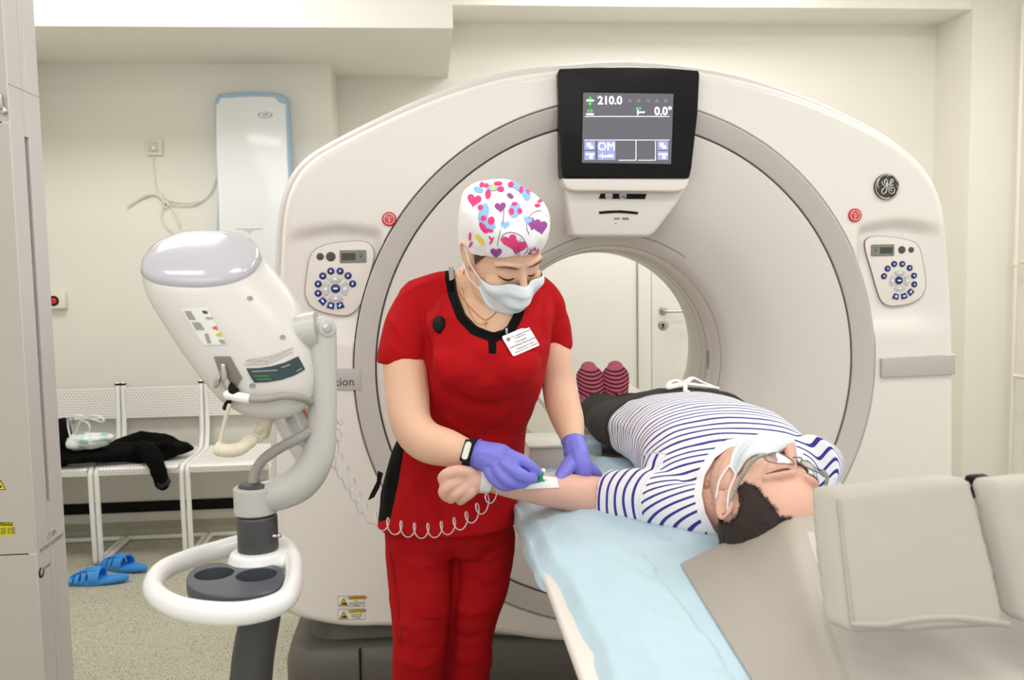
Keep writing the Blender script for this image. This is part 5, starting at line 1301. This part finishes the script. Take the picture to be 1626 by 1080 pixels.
# yoke arm
b = nb(); tube(b, [K(512, 522), K(512, 560), K(512, 620), K(511, 680), K(503, 728), K(478, 766), K(440, 785), K(410, 790)], [(.025, .022), (.026, .022), (.026, .022), (.0265, .023), (.030, .026), (.032, .028), (.030, .026), (.028, .025)], seg=24, sub=6, up=cf); mk('yoke_arm', b, m_arm, I, 180)
b = nb(); tube(b, [K(470, 530), K(488, 526), K(505, 523)], .034, seg=24, sub=2, round_=False); mk('pivot', b, m_arm, I)
b = nb(); c = K(520, 521, DI-.022); n = -cf+cr*.35; n.normalize(); disc(b, c, n, .016, .02, bev=.003); o = mk('pivot_cap', b, m_arm, I)
b = nb(); disc(b, c+n*.002, n, .0085, .004, bev=.001); mk('pivot_bolt', b, m_steel, o)
def col(name, x, y0, y1, r, m, taper=1, x1=None):
    b = nb(); p0 = K(x, y0); p1 = K(x, y1) if x1 is None else K(x1, y1); p1 = V((p0.x+(0 if x1 is None else p1.x-p0.x), p0.y, p1.z)); a_ = XR; c_ = YB
    e = .003; loft(b, [ell(p0, a_*(r-e), c_*(r-e), 40), ell(p0-V((0, 0, e)), a_*r, c_*r, 40), ell(p1+V((0, 0, e)), a_*r*taper, c_*r*taper, 40), ell(p1, a_*(r*taper-e), c_*(r*taper-e), 40)]); return mk(name, b, m, I)
col('elbow_block', 405, 772, 816, .0385, m_arm); col('collar', 408, 818, 876, .0360, m_collar)
b = nb(); p0 = K(405, 771); loft(b, [ell(p0, XR*.030, YB*.030, 32), ell(p0+V((0, 0, .005)), XR*.026, YB*.026, 32), ell(p0+V((0, 0, .007)), XR*.012, YB*.012, 32)]); mk('cable_grommet', b, m_collar, I)
b = nb(); tube(b, [K(402, 768, 1.645), K(406, 748, 1.645), K(420, 728, 1.64), K(445, 711, 1.635), K(472, 697, 1.63), K(498, 682, 1.64)], .0095, seg=14); mk('cable', b, mat('cable_grey', (158, 154, 148), .5), I)
b = nb(); c = K(443, 851, 1.63); ball(b, c, .005); tube(b, [c, c-cr*.01], .003, seg=8); mk('set_screw', b, m_steel, I)
# ring handle and cup tray
ZH = K(408, 884).z
ZP = lambda x, y, z: PZ(x, y, z)
b = nb(); cen = [(468, 905), (455, 950), (400, 972), (335, 974), (275, 962), (243, 936), (256, 908), (300, 888), (350, 873), (392, 862), (428, 860), (456, 872)]
tube(b, [ZP(x, y, ZH-.008) for x, y in cen], [(.0165, .019)]*12, seg=18, sub=6, closed=True, up=ZU)
c0 = K(408, 880)
loft(b, [ell(V((c0.x, c0.y, z)), XR*r, YB*r, 32) for z, r in ((ZH+.012, .036), (ZH+.010, .046), (ZH-.01, .054), (ZH-.03, .05))])
hm_ = remesh(b, .0035, 6); mk('ring_handle', hm_, m_whit, I, 180)
zt_ = ZH-.004
trp = [(297, 928), (300, 908), (322, 896), (350, 893), (378, 900), (400, 898), (425, 896), (446, 900), (452, 915), (440, 934), (405, 944), (360, 947), (320, 942)]
b = nb(); up_ = cr_spline([ZP(x, y, zt_) for x, y in trp], 4, True); ctr = sum(up_, V())/len(up_)
lo_ = [ctr+(p-ctr)*.9-V((0, 0, .05)) for p in up_]; md_ = [ctr+(p-ctr)*.99-V((0, 0, .022)) for p in up_]
loft(b, [[ctr+(p-ctr)*.975 for p in up_], [p-V((0, 0, .003)) for p in up_], [p-V((0, 0, .018)) for p in up_], md_, lo_]); tm = bm2me(b)
wells = [(ZP(340, 911, zt_), .0335), (ZP(407, 913, zt_), .0345)]
def dowell(o):
    for p, r in wells:
        bb_ = nb(); loft(bb_, [[V((p.x+r*k*math.cos(a), p.y+r*k*math.sin(a), z)) for a in [2*PI*i/40 for i in range(40)]] for z, k in ((zt_+.02, 1.0), (zt_-.002, 1.0), (zt_-.042, .92))]); q_ = bm2me(bb_)
        qo = bpy.data.objects.new('cutter', q_); COL.objects.link(qo); tmpo.append(qo)
        m_ = o.modifiers.new('b', 'BOOLEAN'); m_.operation = 'DIFFERENCE'; m_.object = qo; m_.solver = 'EXACT'
tmpo = []; tm = mod_mesh(tm, dowell)
for q_ in tmpo: bpy.data.objects.remove(q_)
mk('cup_tray', tm, mat('tray_charcoal', (74, 78, 85), .4, coat=.1), I, 35)
# lower column and base
pA = K(414, 975); pB = K(398, 1085)
b = nb(); tube(b, [pA+V((0, 0, .03)), pA, pB, V((pB.x-.02, pB.y, .35)), V((pB.x-.02, pB.y, .06))], [(.036, .036)]*2+[(.0375, .0375)]*3, seg=28, sub=4); mk('column', b, m_collar, I, 180)
cb = V((pB.x-.02, pB.y, 0))
for k in range(5):
    a = 2*PI*k/5+.3; e = cb+V((math.cos(a)*.3, math.sin(a)*.3, .075)); b = nb(); tube(b, [cb+V((0, 0, .1)), e], [.028, .018], seg=12, sub=2); lg = mk('base_leg', b, m_collar, I)
    b = nb(); tube(b, [e+V((-.012, 0, -.045)), e+V((.012, 0, -.045))], .03, seg=18, sub=1, round_=False); mk('castor', b, m_blk, lg)
# syringe, connector and coiled line under the head
m_crm = mat('cream_plastic', (226, 216, 196), .45)
b = nb(); tube(b, [K(418, 640, 1.66), K(424, 655, 1.66)], [.032, .026], seg=24, sub=1, round_=False); mk('nozzle', b, m_inj, I)
b = nb(); tube(b, [K(424, 655, 1.66), K(422, 672, 1.66), K(414, 680, 1.66)], [.014, .011, .013], seg=16, sub=2); tube(b, [K(423, 665, 1.66), K(420, 690, 1.66)], [.013, .009], seg=16, sub=1); mk('line_connector', b, m_crm, I)
m_syr = mat('syringe_clear', (232, 234, 236), .12, trans=.75, ior=1.25, alpha=.75)
sy = thing('syringe', 'clear contrast syringe with grey collar under the injector head', 'syringe', K(470, 690, 1.7))
b = nb(); tube(b, [K(450, 650, 1.7), K(488, 715, 1.7)], [.028, .028], seg=28, sub=1, round_=True); mk('barrel', b, m_syr, sy)
b = nb(); tube(b, [K(446, 645, 1.69), K(453, 658, 1.69)], [.0295, .0295], seg=28, sub=1, round_=False); mk('syringe_collar', b, mat('syringe_collar', (120, 114, 118), .45), sy)
b = nb(); tube(b, [K(462, 668, 1.7), K(481, 702, 1.7)], [.010, .010], seg=14, sub=1); mk('plunger', b, m_whit, sy)
b = nb(); tube(b, [K(488, 715, 1.7), K(500, 733, 1.7)], [.008, .004], seg=12, sub=1); mk('syringe_tip', b, m_clr, sy)
b = nb(); tube(b, [K(478, 645, 1.72), K(492, 668, 1.72)], [.008, .008], seg=12, sub=1); o = mk('line_filter', b, mat('filter_amber', (196, 128, 108), .4), sy)
t = thing('coiled_cable', 'cream coiled cable hanging below the injector head', 'cable', K(375, 722, 1.6))
b = nb(); tube(b, [K(364, 644, 1.56), K(357, 670, 1.57), K(350, 700, 1.58), K(347, 722, 1.58)], .0035, seg=10); mk('straight_lead', b, m_crm, t)
b = nb(); pth = cr_spline([K(345, 712, 1.58), K(362, 716, 1.58), K(382, 712, 1.59), K(398, 700, 1.6), (K(412, 699, 1.62)), K(424, 682, 1.65)], 30); n = len(pth); hp = []
for i in range(n*4):
    f_ = i/(n*4-1)*(n-1); k = int(min(n-2, f_)); p = pth[k].lerp(pth[k+1], f_-k); a = f_/5.2*2*PI; tg = (pth[k+1]-pth[k]).normalized(); u_ = tg.cross(cf).normalized(); w_ = tg.cross(u_)
    rr_ = .0088*(1 if f_ < n*.62 else max(.12, 1-(f_-n*.62)/(n*.10))); hp.append(p+(u_*math.cos(a)+w_*math.sin(a))*rr_)
tube(b, hp, .0034, seg=8, sub=1); mk('coil', b, m_crm, t, 180)
# clear spiral tubing to the patient arm
b = nb(); m_tub = mat('clear_tubing', (236, 232, 232), .12, trans=.35, ior=1.3, coat=.3)
path = [(528, 655, 1.72, 4), (540, 668, 1.72, 8), (536, 690, 1.73, 14), (528, 712, 1.74, 20), (540, 740, 1.76, 16), (560, 775, 1.79, 14), (575, 805, 1.82, 12), (600, 828, 1.84, 12), (640, 840, 1.85, 12), (680, 843, 1.85, 12), (715, 836, 1.85, 12), (745, 822, 1.84, 12), (770, 800, 1.84, 12), (785, 782, 1.84, 10), (800, 770, 1.84, 6)]
pc_ = cr_spline([V(p[:3]) for p in path], 20); rc_ = cr_spline([V((p[3], 0, 0)) for p in path], 20); n = len(pc_)
L_ = [0]
for i in range(1, n): L_.append(L_[-1]+(pc_[i]-pc_[i-1]).length)
hp = []; N_ = 620
for i in range(N_):
    s_ = L_[-1]*i/(N_-1); k = 0
    while k < n-2 and L_[k+1] < s_: k += 1
    f_ = (s_-L_[k])/(L_[k+1]-L_[k]+1e-9); q = pc_[k].lerp(pc_[k+1], f_); r_ = rc_[k].x
    per = 21.5; a = s_/per*2*PI
    hp.append(P(q.x+r_*.55*math.cos(a)*.9, q.y-r_*math.sin(a), q.z+pxr(r_, 1.8)*math.cos(a)*.8))
tube(b, hp, .0013, seg=7, sub=1); o = mk('spiral_tubing', b, m_tub, None, 180); tag(o, 'clear spiral infusion tubing hanging from the injector to the forearm', 'tubing')
b = nb(); tube(b, [hp[-1], J(806, 774, 1.84), J(820, 778, 1.84), J(835, 774, 1.84)], .0012, seg=6); mk('tube_end', b, m_tub, o)
# ------------------------------------------------------------------ laser alignment tower at the left
XT = -1.0
pn, pf = PX(37, 540, XT), PX(86, 540, XT)
TWt = thing('laser_tower', 'tall white laser alignment tower at the left edge of the picture', 'tower', (-1.25, (pn.y+pf.y)/2, 0))
m_tw = mat('tower_white', (212, 210, 210), .4, coat=.1); m_tf = mat('tower_front', (188, 182, 174), .5)
YN, YF = pn.y, pf.y
def XI(x, y, d=0): return PX(x, y, XT+d)
z0_, z1_ = XI(76, 797).z, XI(44, 218).z; ya_, yb_ = XI(60, 500).y-.013, XI(60, 500).y+.013
b = nb()
bb(b, (XT-.02, YN+.001, .02), (XT, ya_, 2.2), .002); bb(b, (XT-.02, yb_, .02), (XT, YF, 2.2), .004); bb(b, (XT-.02, ya_, .02), (XT, yb_, z0_)); bb(b, (XT-.02, ya_, z1_), (XT, yb_, 2.2))
me = bm2me(b); side = mk('side_panel', me, m_tw, TWt, 20)
b = nb(); bb(b, (XT-.10, ya_, z0_), (XT-.018, yb_, z1_)); mk('laser_slot', b, mat('slot_dark', (52, 48, 46), .6, spec=.2), side, 0)
b = nb(); bb(b, (XT-.017, ya_+.002, z0_+.004), (XT-.012, ya_+.009, z1_-.004)); mk('slot_rail', b, mat('slot_rail', (104, 98, 94), .4), side, 0)
for k in range(6):
    b = nb(); zc = z0_+(z1_-z0_)*(k+.7)/6.6; bb(b, (XT-.014, ya_+.014, zc), (XT-.008, ya_+.020, zc+.006)); mk('slot_screw', b, m_blk, side, 0)
zs1 = PY(10, 194, YN).z; zs2 = PY(30, 881, YN).z
for za, zb_ in ((.02, zs2-.0015), (zs2+.0015, zs1-.0015), (zs1+.0015, 2.2)):
    b = nb(); bb(b, (-1.52, YN, za), (XT-.0015, YN+.03, zb_), .002); mk('front_panel', b, m_tf, TWt, 20)
b = nb(); bb(b, (-1.5, YN+.02, .01), (XT-.02, YF-.01, 2.19)); mk('tower_body', b, m_tf, TWt, 0)
zq = XI(40, 145).z; b = nb(); bb(b, (XT-.001, YN+.002, zq-.001), (XT+.0004, YF-.003, zq+.001)); mk('panel_joint', b, m_lgr, side, 0)
m_tl = mat('tower_ink', (120, 116, 116), .5)
kk = (XI(84, 850)-EYE).dot(cf)
c = XI(83, 857, .0006); cc_ = XI(83, 848, .0006)
text('CT SIM', XI(82, 849, .0006), YB, ZU, 1, m_tl, side, 'lettering', fitw=.055)
text('PATIENT ALIGNMENT', XI(83, 862, .0006), YB, ZU, 1, m_tl, side, 'lettering', fitw=.150)
text('GAMMEX', XI(74.5, 900, .0006), YB, ZU, 1, m_tl, side, 'lettering', fitw=.05)
b = nb(); c = XI(66, 909, .001); tube(b, [c+V((0, .013*math.cos(t), .011*math.sin(t))) for t in [PI*.35+i*2*PI*.85/20 for i in range(21)]], [.0008+.0022*math.sin(PI*i/20) for i in range(21)], seg=6, sub=1); mk('round_mark', b, m_ink, side)
QF = lambda x, y, d=0: PY(x, y, YN-.0006-d)
b = nb(); prism(b, [QF(0, 829), QF(20.5, 829), QF(21, 850), QF(-2, 851)], V((0, .001, 0))); lb = mk('caution_label', b, mat('label_yellow3', (226, 214, 40), .5), TWt, 0)
b = nb(); prism(b, [QF(-2, 829.5, .0006), QF(20, 829.5, .0006), QF(20, 835, .0006), QF(-2, 835, .0006)], V((0, .0005, 0))); mk('label_header', b, m_ink, lb, 0)
text('CAUTION', QF(7, 832.4, .0013), XR, ZU, 5.5/F*kk, mat('label_yellow3', (226, 214, 40), .5), lb)
for i in range(4): text('LASER LIGHT  DO NOT', QF(8, 839+i*2.9, .001), XR, ZU, 2.8/F*kk, m_ink, lb)
b = nb(); prism(b, [QF(-9, 779), QF(0.5, 762), QF(9.5, 778)], V((0, .001, 0))); o = mk('laser_triangle', b, m_ink, TWt, 0)
b = nb(); prism(b, [QF(-7, 777.5, .0006), QF(.5, 764.5, .0006), QF(7.5, 777, .0006)], V((0, .0005, 0))); mk('triangle_face', b, mat('label_yellow3', (226, 214, 40), .5), o, 0)
b = nb(); disc(b, QF(.5, 773, .0014), V((0, -1, 0)), .003, .0004, 16); mk('laser_symbol', b, m_ink, o)
b = nb(); c = QF(1, 172, .01); tube(b, [QF(-2, 150, .012), QF(0, 165, .012), c], .006, seg=10); disc(b, QF(4, 175, .012), V((0, -1, 0)), .008, .012, bev=.002); mk('latch', b, m_steel, TWt)
# ------------------------------------------------------------------ waiting chairs
m_tubew = mat('chair_tube', (244, 243, 240), .35, coat=.15)
m_perf = mat('perforated_steel', (236, 235, 230), .4)
nt = m_perf.node_tree; bs = nt.nodes['Principled BSDF']; tc = nt.nodes['Texture Coordinate']
vm = nt.nodes.new('ShaderNodeAttribute'); vm.attribute_name = 'hole_uv'
sp_ = nt.nodes.new('ShaderNodeSeparateXYZ'); nt.links.new(vm.outputs['Vector'], sp_.inputs[0])
def mth(op, a, b_=None, c_=None):
    m_ = nt.nodes.new('ShaderNodeMath'); m_.operation = op
    for i, x in enumerate((a, b_, c_)):
        if x is None: continue
        if isinstance(x, (int, float)): m_.inputs[i].default_value = x
        else: nt.links.new(x, m_.inputs[i])
    return m_.outputs[0]
def holes(offx, offy):
    u = mth('SUBTRACT', mth('FRACT', mth('ADD', sp_.outputs[0], offx)), .5); v = mth('SUBTRACT', mth('FRACT', mth('ADD', sp_.outputs[1], offy)), .5)
    return mth('LESS_THAN', mth('ADD', mth('MULTIPLY', u, u), mth('MULTIPLY', mth('MULTIPLY', v, v), 3.0)), .05)
hl = mth('MULTIPLY', mth('MAXIMUM', holes(0, 0), holes(.5, .5)), sp_.outputs[2])
mx = nt.nodes.new('ShaderNodeMix'); mx.data_type = 'RGBA'; mx.inputs[6].default_value = (*lin((244, 243, 240)), 1); mx.inputs[7].default_value = (*lin((176, 172, 158)), 1)
nt.links.new(hl, mx.inputs[0]); nt.links.new(mx.outputs[2], bs.inputs['Base Color'])
def perf(me, org, au, av, lu, lv, pitch=.014):
    a = me.attributes.new('hole_uv', 'FLOAT_VECTOR', 'POINT'); d = []
    for v in me.vertices:
        u = (v.co-org).dot(au); w_ = (v.co-org).dot(av); d += [u/pitch, w_/(pitch*1.732), 1]
    a.data.foreach_set('vector', d)
yS0, yS1 = 4.40, 4.80          # seat front, seat back
xa, xb = PY(152, 735, yS0).x, PY(297, 735, yS0).x
zse = PY(300, 740, yS0).z
ztop = PY(330, 607, 4.83).z
W_c = xb-xa
def mkchair(x0, label):
    t = thing('waiting_chair', label, 'chair', (x0+W_c/2, 4.6, 0), 'white perforated waiting chairs')
    x1 = x0+W_c-.028; r = .0125
    for sx, x in ((0, x0), (1, x1)):
        b = nb(); tube(b, [V((x, 4.87-.03, ztop)), V((x, 4.825, zse+.14)), V((x, 4.80, zse+.05)), V((x, 4.74, zse+.005)), V((x, yS0+.06, zse)), V((x, yS0+.01, zse-.012)), V((x, yS0, zse-.06)), V((x, yS0+.005, .06)), V((x, yS0+.015, .02)), V((x, yS0+.06, .0125)), V((x, 4.74, .0125)), V((x, 4.80, .0125))], r, seg=12, sub=4, up=XR)
        f = mk('side_tube', b, m_tubew, t, 180)
        b = nb(); disc(b, V((x, 4.84, ztop+.006)), ZU, .0135, .01, 16); mk('tube_plug', b, m_blk, f)
    b = nb(); tube(b, [V((x0, 4.80, .0125)), V((x1, 4.80, .0125))], r, seg=12, sub=1); mk('rear_bar', b, m_tubew, t, 180)
    zb0, zb1 = PY(260, 662, 4.84).z, PY(260, 613, 4.84).z
    b = nb(); bb(b, (x0+.01, 4.822, zb0), (x1-.01, 4.834, zb1), .003); o = mk('backrest', b, m_perf, t, 0); perf(o.data, V(), XR, ZU, 1, 1, .0155)
    b = nb(); loft(b, [[V((x0+.012, y, z)), V((x1-.012, y, z)), V((x1-.012, y, z-.004)), V((x0+.012, y, z-.004))] for y, z in ((yS0-.004, zse-.028), (yS0-.008, zse-.004), (yS0+.0, zse+.006), (yS0+.03, zse+.010), (4.60, zse-.002), (4.76, zse+.004), (4.80, zse+.02))]); o = mk('seat', b, m_perf, t, 0); perf(o.data, V(), XR, V((0, 1, -1)), 1, 1, .0155)
    return t
mkchair(xa-W_c, 'white perforated chair half hidden by the tower, holding the plastic bag')
mkchair(xa, 'white perforated chair with the black jacket sleeve hanging over its seat')
mkchair(xb, 'white perforated chair behind the injector, nearest the scanner')
# ------------------------------------------------------------------ jacket, bag, slippers
m_jk = mat('jacket_black', (11, 11, 12), .9, bump=.3, bump_scale=300, spec=.1)
q = lambda x, y, Y: PY(x, y, Y)
zt2 = zse+.008
b = nb()
def qt(pts, r): tube(b, [q(x, y, Y) for x, y, Y in pts], r, seg=14, sub=5)
qt([(90, 723, 4.5), (130, 722, 4.5), (170, 718, 4.52), (210, 716, 4.55), (250, 716, 4.58), (285, 712, 4.6), (305, 712, 4.6)], [(.12, .035), (.13, .035), (.13, .035), (.13, .04), (.12, .045), (.07, .035), (.015, .01)])
qt([(180, 710, 4.6), (220, 700, 4.62), (262, 703, 4.62), (300, 713, 4.62)], [.03, .045, .045, .012])
qt([(95, 728, 4.47), (105, 725, 4.47), (230, 728, 4.47)], [.022, .024, .022])
qt([(225, 712, 4.45), (240, 722, 4.41), (247, 738, 4.37), (254, 757, 4.365), (259, 768, 4.37)], [.04, .044, .040, .037, .034])
qt([(240, 713, 4.5), (268, 706, 4.5), (276, 709, 4.5)], [.02, .022, .012])
me = remesh(b, .007, 3); displace(me, lambda p, n: .006*nz(V((p.x, p.y, p.z)), (14, 14, 22), 61)+.003*nz(p, (40, 40, 40), 63))
jo = mk('jacket', me, m_jk, None, 180); tag(jo, 'black knitted jacket lying across the chairs with one sleeve hanging', 'jacket')
b = nb(); e0, e1 = q(256, 762, 4.367), q(261, 771, 4.37); tube(b, [e0, e1], [.036, .034], seg=20, sub=1, round_=False); mk('cuff', b, mat('cuff_black', (34, 33, 34), .8), jo)
b = nb(); tube(b, [q(93, 735, 4.44), q(97, 705, 4.46), q(100, 680, 4.52), (q(104, 668, 4.6))], [(.018, .05), (.02, .06), (.02, .05), (.012, .02)], seg=14)
o = mk('black_bag', b, m_jk, None, 180); tag(o, 'black bag standing beside the tower behind the plastic bag', 'bag')
b = nb(); tube(b, [q(103, 672, 4.56), q(108, 664, 4.56), q(116, 664, 4.56), q(117, 673, 4.56)], .004, seg=8); mk('zip_ring', b, m_steel, o)
m_bag = mat('bag_film', (238, 242, 243), .25, noise_amt=.03, coat=.3, trans=.1)
b = nb(); c = q(142, 700, 4.44)
ball(b, c, (.095, .05, .042)); ball(b, q(122, 703, 4.44), (.05, .045, .04)); ball(b, q(165, 695, 4.44), (.045, .035, .022))
me = remesh(b, .005, 3); displace(me, lambda p, n: .006*nz(p, (22, 22, 30), 71)+.004*nz(p, (50, 50, 40), 73))
bg = thing('plastic_bag', 'white plastic carrier bag with pale teal print on the chair', 'bag', (c.x, c.y, zt2)); bo = mk('bag_body', me, m_bag, bg, 180)
tG = BVHTree.FromPolygons([v.co+WL[bo] for v in me.vertices], [tuple(p.vertices) for p in me.polygons])
for pp in (blobp(133, 702, 7, 3), blobp(128, 688, 6, 1.6), blobp(158, 700, 12, 1.5, -.15), blobp(166, 690, 5, 2.2)): decal(tG, pp, mat('bag_teal', (150, 200, 208), .5), bo, .0012, 'bag_print', Dfall=4.4)
for pts in ([(112, 695), (108, 670), (118, 660), (132, 661), (126, 672), (120, 690)], [(122, 685), (128, 670), (138, 670), (143, 680), (140, 688)], [(130, 668), (145, 660), (160, 662), (165, 670), (155, 668), (145, 665)]):
    b = nb(); tube(b, [q(x, y, 4.43) for x, y in pts], [(.011, .003)]*len(pts), seg=8, sub=5); mk('bag_handle', b, m_bag, bg, 180)
m_slip = mat('slipper_blue', (66, 154, 236), .45, bump=.2, bump_scale=200)
def slipper(c, ang, label):
    t = thing('slipper', label, 'slipper', c, 'pair of blue rubber slippers'); R_ = Matrix.Rotation(ang, 3, 'Z')
    w_ = lambda x, y, z: V(c)+R_ @ V((x, y, z))
    def outl_(z, g=0): 
        o = []
        for k in range(36):
            a = 2*PI*k/36; l = .135+g; wd = (.048+g)*(1-.22*max(0, -math.cos(a))+.04*math.cos(2*a)); o.append(w_(l*math.cos(a), wd*math.sin(a)*(1-.12*math.sin(a)*0), z+.012*max(0, -math.cos(a))))
        return o
    b = nb(); loft(b, [outl_(0, -.006), outl_(.006, 0), outl_(.018, .001), outl_(.024, -.003), outl_(.021, -.010), outl_(.019, -.03)]); mk('sole', b, m_slip, t, 50)
    def strap(x0_, x1_, hgt):
        b = nb(); sec = []
        for k in range(15):
            a = PI*k/14; yy = .049*math.cos(a)*(1.0); zz = .018+hgt*math.sin(a)**.8
            sec.append([w_(x0_, yy, zz), w_(x1_, yy, zz+.004), w_(x1_, yy*.9, zz-.001), w_(x0_, yy*.9, zz-.005)])
        loft(b, sec); mk('strap', b, m_slip, t, 50)
    strap(.118, .098, .018); strap(.088, .070, .033); strap(.058, .040, .043); strap(.028, -.018, .052)
    b = nb()
    for s_ in (-1, 0, 1): tube(b, [w_(.115, s_*.014, .038), w_(.06, s_*.02, .062), w_(.0, s_*.022, .068)], [(.006, .003)]*3, seg=8)
    mk('strap_web', b, m_slip, t, 180)
s1 = PZ(157, 926, 0); s2 = PZ(198, 905, 0)
slipper((s1.x, s1.y, 0), math.radians(176), 'blue rubber slipper nearer the injector stand on the speckled floor')
slipper((s2.x, s2.y, 0), math.radians(152), 'blue rubber slipper nearer the chair legs')
# ------------------------------------------------------------------ wall fittings
YW = YBL
q = lambda x, y, d=0: PY(x, y, YW-d)
# air purifier lamp on the wall
UV_ = thing('air_purifier', 'tall white wall mounted air purifier with pale blue edges', 'purifier', (q(400, 250).x, YW, q(400, 420).z))
m_uvb = mat('purifier_blue', (158, 188, 212), .35, coat=.3); m_uvw = mat('purifier_white', (232, 235, 237), .15, coat=.6)
shell = [(341, 165), (343, 154), (352, 148), (400, 145.5), (440, 147.5), (453, 153), (457, 165), (461, 240), (463, 300), (464, 440), (352, 440), (346, 300), (342, 220)]
b = nb(); prism(b, cr_spline([q(x, y, .085) for x, y in shell], 3, True), V((0, .085, 0)), .012); mk('purifier_body', b, m_uvb, UV_, 40)
fpx = [(342.5, 166), (347, 163), (350, 155), (400, 152.5), (436, 153.5), (443, 162), (453, 165), (456, 240), (459, 300), (460, 440), (350, 440), (346, 300), (343, 230)]
b = nb(); prism(b, [q(x, y, .094) for x, y in fpx], V((0, .03, 0)), .006); fr_ = mk('front_cover', b, m_uvw, UV_, 40)
kk2 = (q(421, 182)-EYE).dot(cf)
c = q(421, 182.5, .0945); b = nb(); a_ = [c+V((.036*math.cos(t), 0, .0155*math.sin(t))) for t in [2*PI*k/32 for k in range(32)]]; prism(b, a_, V((0, .001, 0))); lo = mk('logo_plate', b, mat('logo_blue', (78, 104, 150), .4), fr_, 0)
b = nb(); prism(b, [c+V((0, -.0006, 0))+(p-c)*.88 for p in a_], V((0, .001, 0))); mk('logo_face', b, m_lab, lo, 0)
text('• МВ •', c+V((0, -.0012, 0)), XR, ZU, .020, mat('logo_blue', (78, 104, 150), .4), lo)
for i, s_ in enumerate(('Облучатель-рециркулятор', 'воздуха', 'УФ')): text(s_, q(396, 364+i*3.4, .0945), XR, ZU, .010, m_seam, fr_)
# socket with hanging lead
so_ = thing('wall_socket', 'square cream wall socket left of the air purifier', 'socket', q(245, 234, .01))
c = q(245, 234, .01); s_ = 12.2/F*kk2
b = nb(); box(b, c, (2*s_, .014, 2*s_), .003); mk('socket_frame', b, mat('socket_cream', (226, 222, 206), .4), so_)
b = nb(); box(b, c+V((-.003, -.008, .002)), (1.2*s_, .012, 1.3*s_), .003); mk('socket_insert', b, mat('insert', (205, 201, 186), .4), so_)
b = nb(); box(b, c+V((.002, -.018, -.006)), (.016, .014, .018), .003); mk('plug', b, m_whit, so_)
m_wire = mat('wire_white', (224, 219, 204), .5)
b = nb()
wv = lambda pts, r: tube(b, [q(x, y, .014) for x, y in pts], r, seg=8, sub=6)
wv([(245, 239), (243, 262), (246, 285), (248, 298), (254, 310)], .0022); wv([(343, 282), (335, 304), (320, 318), (295, 322), (270, 318), (255, 311), (240, 309), (218, 318), (202, 329)], .003)
wv([(342, 290), (330, 310), (310, 324), (285, 326), (266, 322), (256, 316), (244, 308), (225, 312), (204, 326)], .003); wv([(263, 318), (256, 340), (262, 358), (274, 368)], .003); wv([(262, 320), (272, 330), (282, 348), (285, 362)], .003); wv([(258, 305), (262, 316), (268, 324), (262, 330), (256, 322)], .003)
o = mk('power_lead', b, m_wire, None, 180); tag(o, 'tangled cream power lead hanging on the wall below the socket', 'cable')
b = nb(); tube(b, [q(251, 308, .014), q(262, 322, .014)], .006, seg=8); mk('cable_tie', b, m_wire, o)
# small switch box behind the tower
c = PY(92, 477, YW-.02); ba = thing('alarm_box', 'small cream wall box with a red button just right of the tower', 'button', c)
b = nb(); s_ = 12.5/F*kk2; box(b, c, (2*s_, .045, 2.1*s_), .006); mk('box_body', b, mat('socket_cream', (226, 222, 206), .4), ba)
b = nb(); p = PY(85, 478, YW-.044); disc(b, p, V((0, -1, 0)), .026, .006, bev=.001); mk('button_rim', b, m_blk, ba)
b = nb(); disc(b, p+V((0, -.008, 0)), V((0, -1, 0)), .016, .012, bev=.004); mk('push_button', b, m_red, ba)
